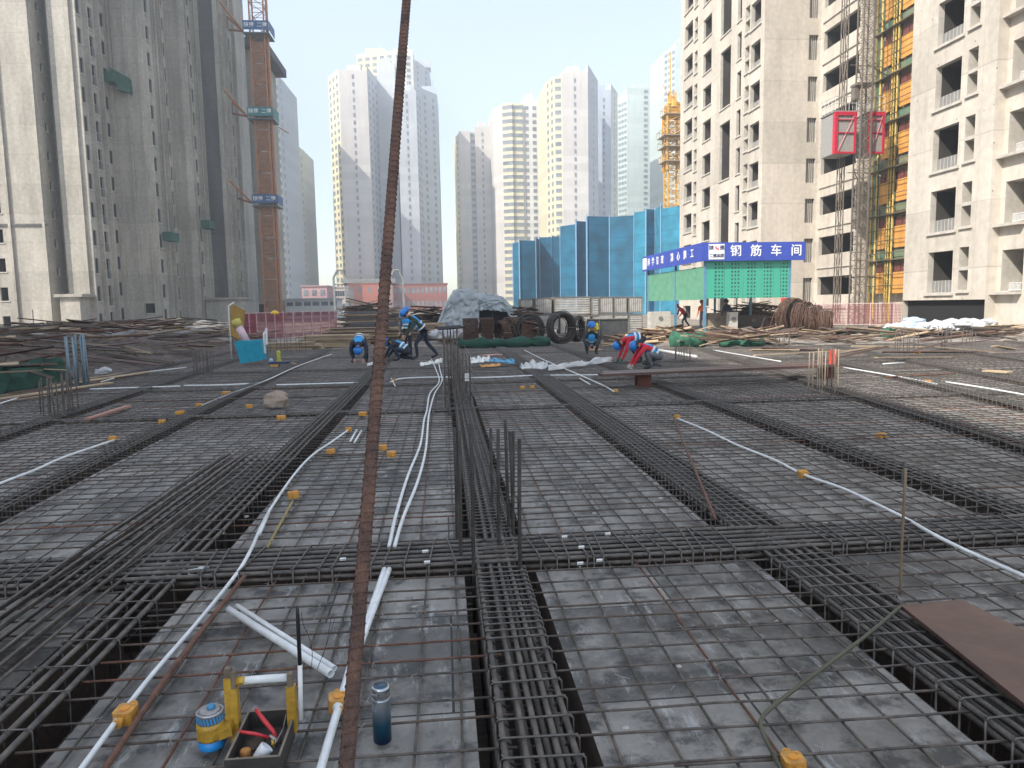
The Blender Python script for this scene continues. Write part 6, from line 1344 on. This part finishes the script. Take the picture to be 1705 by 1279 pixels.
def person(label, pose, loc, rz, sleeve, trouser, vest=True, hat=blueH, glove=skinM, grp='workers on the deck', s=1.0):
    root = thing('person', label, 'person', loc, grp); ORG[root.name] = Vector(); root.rotation_euler = (0, 0, rz); root.scale = (s, s, s)
    P = {k: Vector(v) for k, v in pose.items()}
    Jn = {}
    def put(k, v, r): Jn[k] = (*v, r)
    put('pel', P['pel'], .125); put('wai', P['pel'].lerp(P['che'], .5), .12); put('che', P['che'], .135); put('nec', P['nec'], .052)
    hd = P['hea']; ndir = (hd-P['nec']).normalized(); face = (P['look']-hd).normalized(); face = (face-ndir*face.dot(ndir)*.6).normalized()
    put('jaw', P['nec'].lerp(hd, .55)+face*.022, .072); put('hea', hd+ndir*.03, .092); put('cro', hd+ndir*.085, .070)
    put('nose', hd+face*.105-ndir*.005, .013)
    E_ = [('pel', 'wai'), ('wai', 'che'), ('che', 'nec'), ('nec', 'jaw'), ('jaw', 'hea'), ('hea', 'cro'), ('hea', 'nose')]; S_ = [1, 0, 0, 2, 2, 2, 2]
    for sd, k in (('L', -1), ('R', 1)):
        put('sh'+sd, P['sh'+sd], .068); put('el'+sd, P['el'+sd], .050); put('wr'+sd, P['wr'+sd], .033)
        hdv = (P['wr'+sd]-P['el'+sd]).normalized(); pm = P['wr'+sd]+hdv*.055; put('pa'+sd, pm, .030)
        E_ += [('che', 'sh'+sd), ('sh'+sd, 'el'+sd), ('el'+sd, 'wr'+sd), ('wr'+sd, 'pa'+sd)]; S_ += [0, 0, 0, 3]
        sidev = hdv.cross(face).normalized() if hdv.cross(face).length > .1 else Vector((1, 0, 0)); fwd = sidev.cross(hdv)
        for f in range(4):
            off = sidev*(f-1.5)*.019; L = (.072, .080, .076, .060)[f]; a = pm+off+hdv*.038; b = a+hdv*L*.5+fwd*.012; c = b+hdv*L*.35+fwd*.028
            put('f%da%s' % (f, sd), a, .0095); put('f%db%s' % (f, sd), b, .0085); put('f%dc%s' % (f, sd), c, .0075)
            E_ += [('pa'+sd, 'f%da%s' % (f, sd)), ('f%da%s' % (f, sd), 'f%db%s' % (f, sd)), ('f%db%s' % (f, sd), 'f%dc%s' % (f, sd))]; S_ += [3, 3, 3]
        a = pm-sidev*k*.035-hdv*.01+fwd*.012; b = a-sidev*k*.012+hdv*.035+fwd*.012
        put('t1'+sd, a, .011); put('t2'+sd, b, .009); E_ += [('pa'+sd, 't1'+sd), ('t1'+sd, 't2'+sd)]; S_ += [3, 3]
        hip = P['pel']+Vector((k*.085, 0, -.02)); put('hi'+sd, hip, .098); put('kn'+sd, P['kn'+sd], .066); put('an'+sd, P['an'+sd], .045)
        cf = P['kn'+sd].lerp(P['an'+sd], .4)+Vector((0, -.015, 0)); put('ca'+sd, cf, .060)
        toe = P['to'+sd]; put('to'+sd, toe, .036); put('ball'+sd, P['an'+sd].lerp(toe, .45)+Vector((0, 0, -.02)), .045)
        E_ += [('pel', 'hi'+sd), ('hi'+sd, 'kn'+sd), ('kn'+sd, 'ca'+sd), ('ca'+sd, 'an'+sd), ('an'+sd, 'ball'+sd), ('ball'+sd, 'to'+sd)]; S_ += [1, 1, 1, 1, 4, 4]
    skinned('body', Jn, E_, [sleeve, trouser, skinM, glove, shoeM], S_, root)
    if vest:
        V = {'pel': (*P['pel'].lerp(P['che'], .12), .145), 'wai': (*P['pel'].lerp(P['che'], .55), .145), 'che': (*P['che'], .160), 'top': (*P['che'].lerp(P['nec'], .62), .105),
             'sL': (*P['che'].lerp(P['shL'], .78), .088), 'sR': (*P['che'].lerp(P['shR'], .78), .088)}
        vo = skinned('vest', V, [('pel', 'wai'), ('wai', 'che'), ('che', 'top'), ('che', 'sL'), ('che', 'sR')], [blueV], [0]*5, root)
        ax = (P['che']-P['pel']).normalized(); 
        for t_ in (.30, .62):
            mb = MB(); c = P['pel'].lerp(P['che'], t_); q = Vector((0, 0, 1)).rotation_difference(ax)
            for k in range(20):
                a, b = k*.31416, (k+1)*.31416; u0, u1 = q @ Vector((math.cos(a)*.152, math.sin(a)*.152, 0)), q @ Vector((math.cos(b)*.152, math.sin(b)*.152, 0)); h = ax*.024
                mb.add([c+u0-h, c+u1-h, c+u1+h, c+u0+h], [(0, 1, 2, 3)])
            mb.build('reflective_band', [reflM], vo)
    if hat:
        up = (ndir*.9-face*.15).normalized(); c = hd+ndir*.045
        mb = MB(); mb.lathe(c, [(.125, 0), (.126, .03), (.116, .07), (.088, .11), (.045, .135), (.006, .142)], 18, 0, up); ht = mb.build('hard_hat', [hat], root, True)
        mb = MB(); mb.lathe(c, [(.118, -.006), (.138, -.004), (.138, .002), (.118, .004)], 18, 0, up); f2 = (face-up*face.dot(up)).normalized(); sdv = up.cross(f2); mb.add([c+f2*.12+sdv*.07, c+f2*.17+sdv*.045-up*.01, c+f2*.17-sdv*.045-up*.01, c+f2*.12-sdv*.07], [(0, 1, 2, 3)]); mb.build('brim', [hat], ht, True)
    mb = MB(); sdv = ndir.cross(face).normalized()
    for k in (-1, 1): e = hd+face*.086+sdv*k*.033+ndir*.018; mb.lathe(e, [(.003, -.006), (.010, -.002), (.010, .002), (.003, .006)], 8, 0, face)
    mb.build('eyes', [hairM], root)
    mb = MB(); m_ = hd+face*.088-ndir*.05; mb.tube([m_-sdv*.022, m_+face*.006, m_+sdv*.022], .005, 5); mb.build('mouth', [mat('lips', (.30, .12, .09), .6)], root)
    mb = MB()
    for k in (-1, 1): e = hd+sdv*k*.092; mb.obox(e, face*.014, sdv*.006, ndir*.028)
    mb.build('ears', [skinM], root)
    mb = MB(); mb.lathe(hd-face*.012+ndir*.0, [(.086, -.03), (.101, 0), (.105, .04), (.09, .06)], 14, 0, (ndir*.95-face*.1).normalized(), False); mb.build('hair', [hairM], root, True)
    return root
BEND = dict(pel=(0, -.24, .66), che=(0, .14, .66), nec=(0, .29, .58), hea=(0, .40, .50), look=(0, .85, .05), shL=(-.17, .18, .64), shR=(.17, .18, .64), elL=(-.21, .26, .36), elR=(.21, .26, .36), wrL=(-.15, .34, .14), wrR=(.13, .36, .14),
            knL=(-.20, .02, .40), knR=(.20, .0, .40), anL=(-.19, -.16, .08), anR=(.20, -.20, .08), toL=(-.20, .04, .045), toR=(.22, .0, .045))
BENDC = dict(BEND, pel=(0, -.26, .76), che=(0, .08, .60), nec=(0, .22, .50), hea=(0, .30, .42), shL=(-.18, .12, .58), shR=(.18, .12, .58), elL=(-.23, .18, .34), elR=(.23, .18, .34), wrL=(-.16, .26, .14), wrR=(.14, .28, .14), knL=(-.20, -.02, .44), knR=(.20, -.04, .44))
SQ = dict(pel=(0, -.16, .27), che=(0, .05, .60), nec=(0, .10, .74), hea=(0, .14, .86), look=(0, .6, .55), shL=(-.17, .06, .62), shR=(.17, .06, .62), elL=(-.25, .26, .44), elR=(.25, .24, .44), wrL=(-.10, .42, .28), wrR=(.10, .42, .26),
          knL=(-.19, .24, .44), knR=(.19, .24, .44), anL=(-.14, .02, .09), anR=(.14, .02, .09), toL=(-.16, .22, .045), toR=(.16, .22, .045))
KN = dict(pel=(0, -.22, .30), che=(0, .10, .52), nec=(0, .23, .58), hea=(0, .33, .56), look=(0, .8, .1), shL=(-.17, .14, .54), shR=(.17, .14, .54), elL=(-.20, .32, .34), elR=(.20, .30, .32), wrL=(-.12, .42, .13), wrR=(.12, .44, .12),
          knL=(-.20, .16, .38), knR=(.20, .12, .12), anL=(-.16, .0, .09), anR=(.16, -.30, .08), toL=(-.18, .2, .045), toR=(.17, -.30, .03))
LEAN = dict(pel=(0, -.20, .86), che=(0, .10, 1.18), nec=(0, .24, 1.30), hea=(0, .36, 1.36), look=(0, .75, 1.0), shL=(-.18, .13, 1.20), shR=(.18, .13, 1.20), elL=(-.21, .24, .93), elR=(.21, .22, .93), wrL=(-.15, .38, .74), wrR=(.15, .38, .74),
            knL=(-.10, .10, .48), knR=(.12, -.32, .46), anL=(-.10, .06, .09), anR=(.13, -.62, .12), toL=(-.10, .26, .045), toR=(.14, -.42, .045))
STAND = dict(pel=(0, 0, .92), che=(0, .02, 1.28), nec=(0, .03, 1.45), hea=(0, .06, 1.56), look=(0, .6, 1.25), shL=(-.19, .02, 1.36), shR=(.19, .02, 1.36), elL=(-.25, .02, 1.08), elR=(.25, .02, 1.08), wrL=(-.22, .16, .88), wrR=(.22, .16, .88),
             knL=(-.10, .04, .50), knR=(.11, .02, .50), anL=(-.11, 0, .09), anR=(.12, -.02, .09), toL=(-.13, .2, .045), toR=(.15, .18, .045))
pi = math.pi
def pl_(px, py): P = g(px, py, 0); return (P.x, P.y, .03)
person('worker in blue vest and hard hat bending towards the camera with hands near the deck', BENDC, pl_(599, 606), pi, navyM, navyM)
person('worker in blue vest crouching with back to the camera beside the rusty bar', KN, pl_(668, 603), pi*.42, navyM, navyM)
person('worker in blue vest standing upright behind the leaning one, head bowed', STAND, (XX(677, 23.6), 23.6, .0), pi*.85, greyC, navyM, s=.93)
person('worker in dark sleeves and blue vest leaning forward in mid step, facing left', LEAN, pl_(697, 600), pi*.58, greenC, navyM)
person('worker squatting and facing the camera in dark clothes and blue hard hat', SQ, pl_(985, 592), pi*.95, navyM, greenC)
person('worker with red sleeves bending low to the left, back level', BEND, pl_(1055, 606), pi*.52, redC, navyM, glove=mat('green_glove', (.06, .11, .07), .8))
person('worker with red sleeves kneeling in front of the other, facing left', KN, pl_(1082, 616), pi*.50, redC, greyC, glove=tanGl)
person('distant worker in an orange jacket standing by the shed corner leg', STAND, (XX(1170, 38.5), 38.5, 0), pi*.7, mat('orange_cloth', (.70, .16, .04), .8), navyM, vest=False, hat=mat('red_hat', (.5, .05, .04), .4), grp='workers under the shed')
person('distant worker in dark clothes standing under the shed', STAND, (XX(1211, 37.5), 37.5, 0), pi*.1, navyM, greyC, vest=False, hat=mat('dark_hat', (.03, .03, .04), .5), grp='workers under the shed')
person('distant worker in a red top at the far left leg of the shed', LEAN, (XX(1137, 43), 43, 0), pi*.6, redC, navyM, vest=False, hat=mat('red_hat', (.5, .05, .04), .4), grp='workers under the shed')
# bar-cutting machines, benches under the shed
for q, (px, Y, w_, h, lb_) in enumerate(((1195, 38.2, .9, 1.0, 'grey-brown machine box under the shed left of the dark worker'), (1222, 37.0, .45, 1.05, 'pale box right of the dark worker under the shed'), (1100, 41, 1.2, 1.1, 'pale cabinet under the left end of the shed'), (1255, 40, 1.5, .8, 'dark bench loaded with bars under the shed'))):
    x = XX(px, Y); r = thing('machine', lb_, 'machine', (x, Y, 0)); m = mat(['bench_brown', 'pale_box', 'pale_box', 'bench_dark'][q], [(.28, .23, .18), (.48, .45, .40), (.48, .45, .40), (.09, .07, .06)][q], .7, scale=6)
    mb = MB(); mb.box(x-w_/2, x+w_/2, Y, Y+.6, .15, h); mb.build('housing', [m], r)
    for sx in (-1, 1): mb = MB(); mb.box(x+sx*(w_/2-.06)-.04, x+sx*(w_/2-.06)+.04, Y+.05, Y+.5, 0, .148); mb.build('foot', [crD], r)
    mb = MB(); mb.lathe((x, Y-.01, h*.65), [(.12, -.03), (.12, .0)], 12, 0, (0, 1, 0)); mb.build('dial', [crD], r)
# ================= HAZE =================
hz = MB(); hz.box(-700, 700, -300, 620, -3, 170)
hm = bpy.data.materials.new('haze_air'); hm.use_nodes = True; hn = hm.node_tree.nodes; hn.remove(hn['Principled BSDF'])
pv = hn.new('ShaderNodeVolumePrincipled'); pv.inputs['Color'].default_value = (.90, .96, 1, 1); pv.inputs['Density'].default_value = .0016; pv.inputs['Anisotropy'].default_value = .2
hm.node_tree.links.new(pv.outputs[0], hn['Material Output'].inputs['Volume'])
tag(hz.build('haze', [hm]), None, None, kind='stuff')
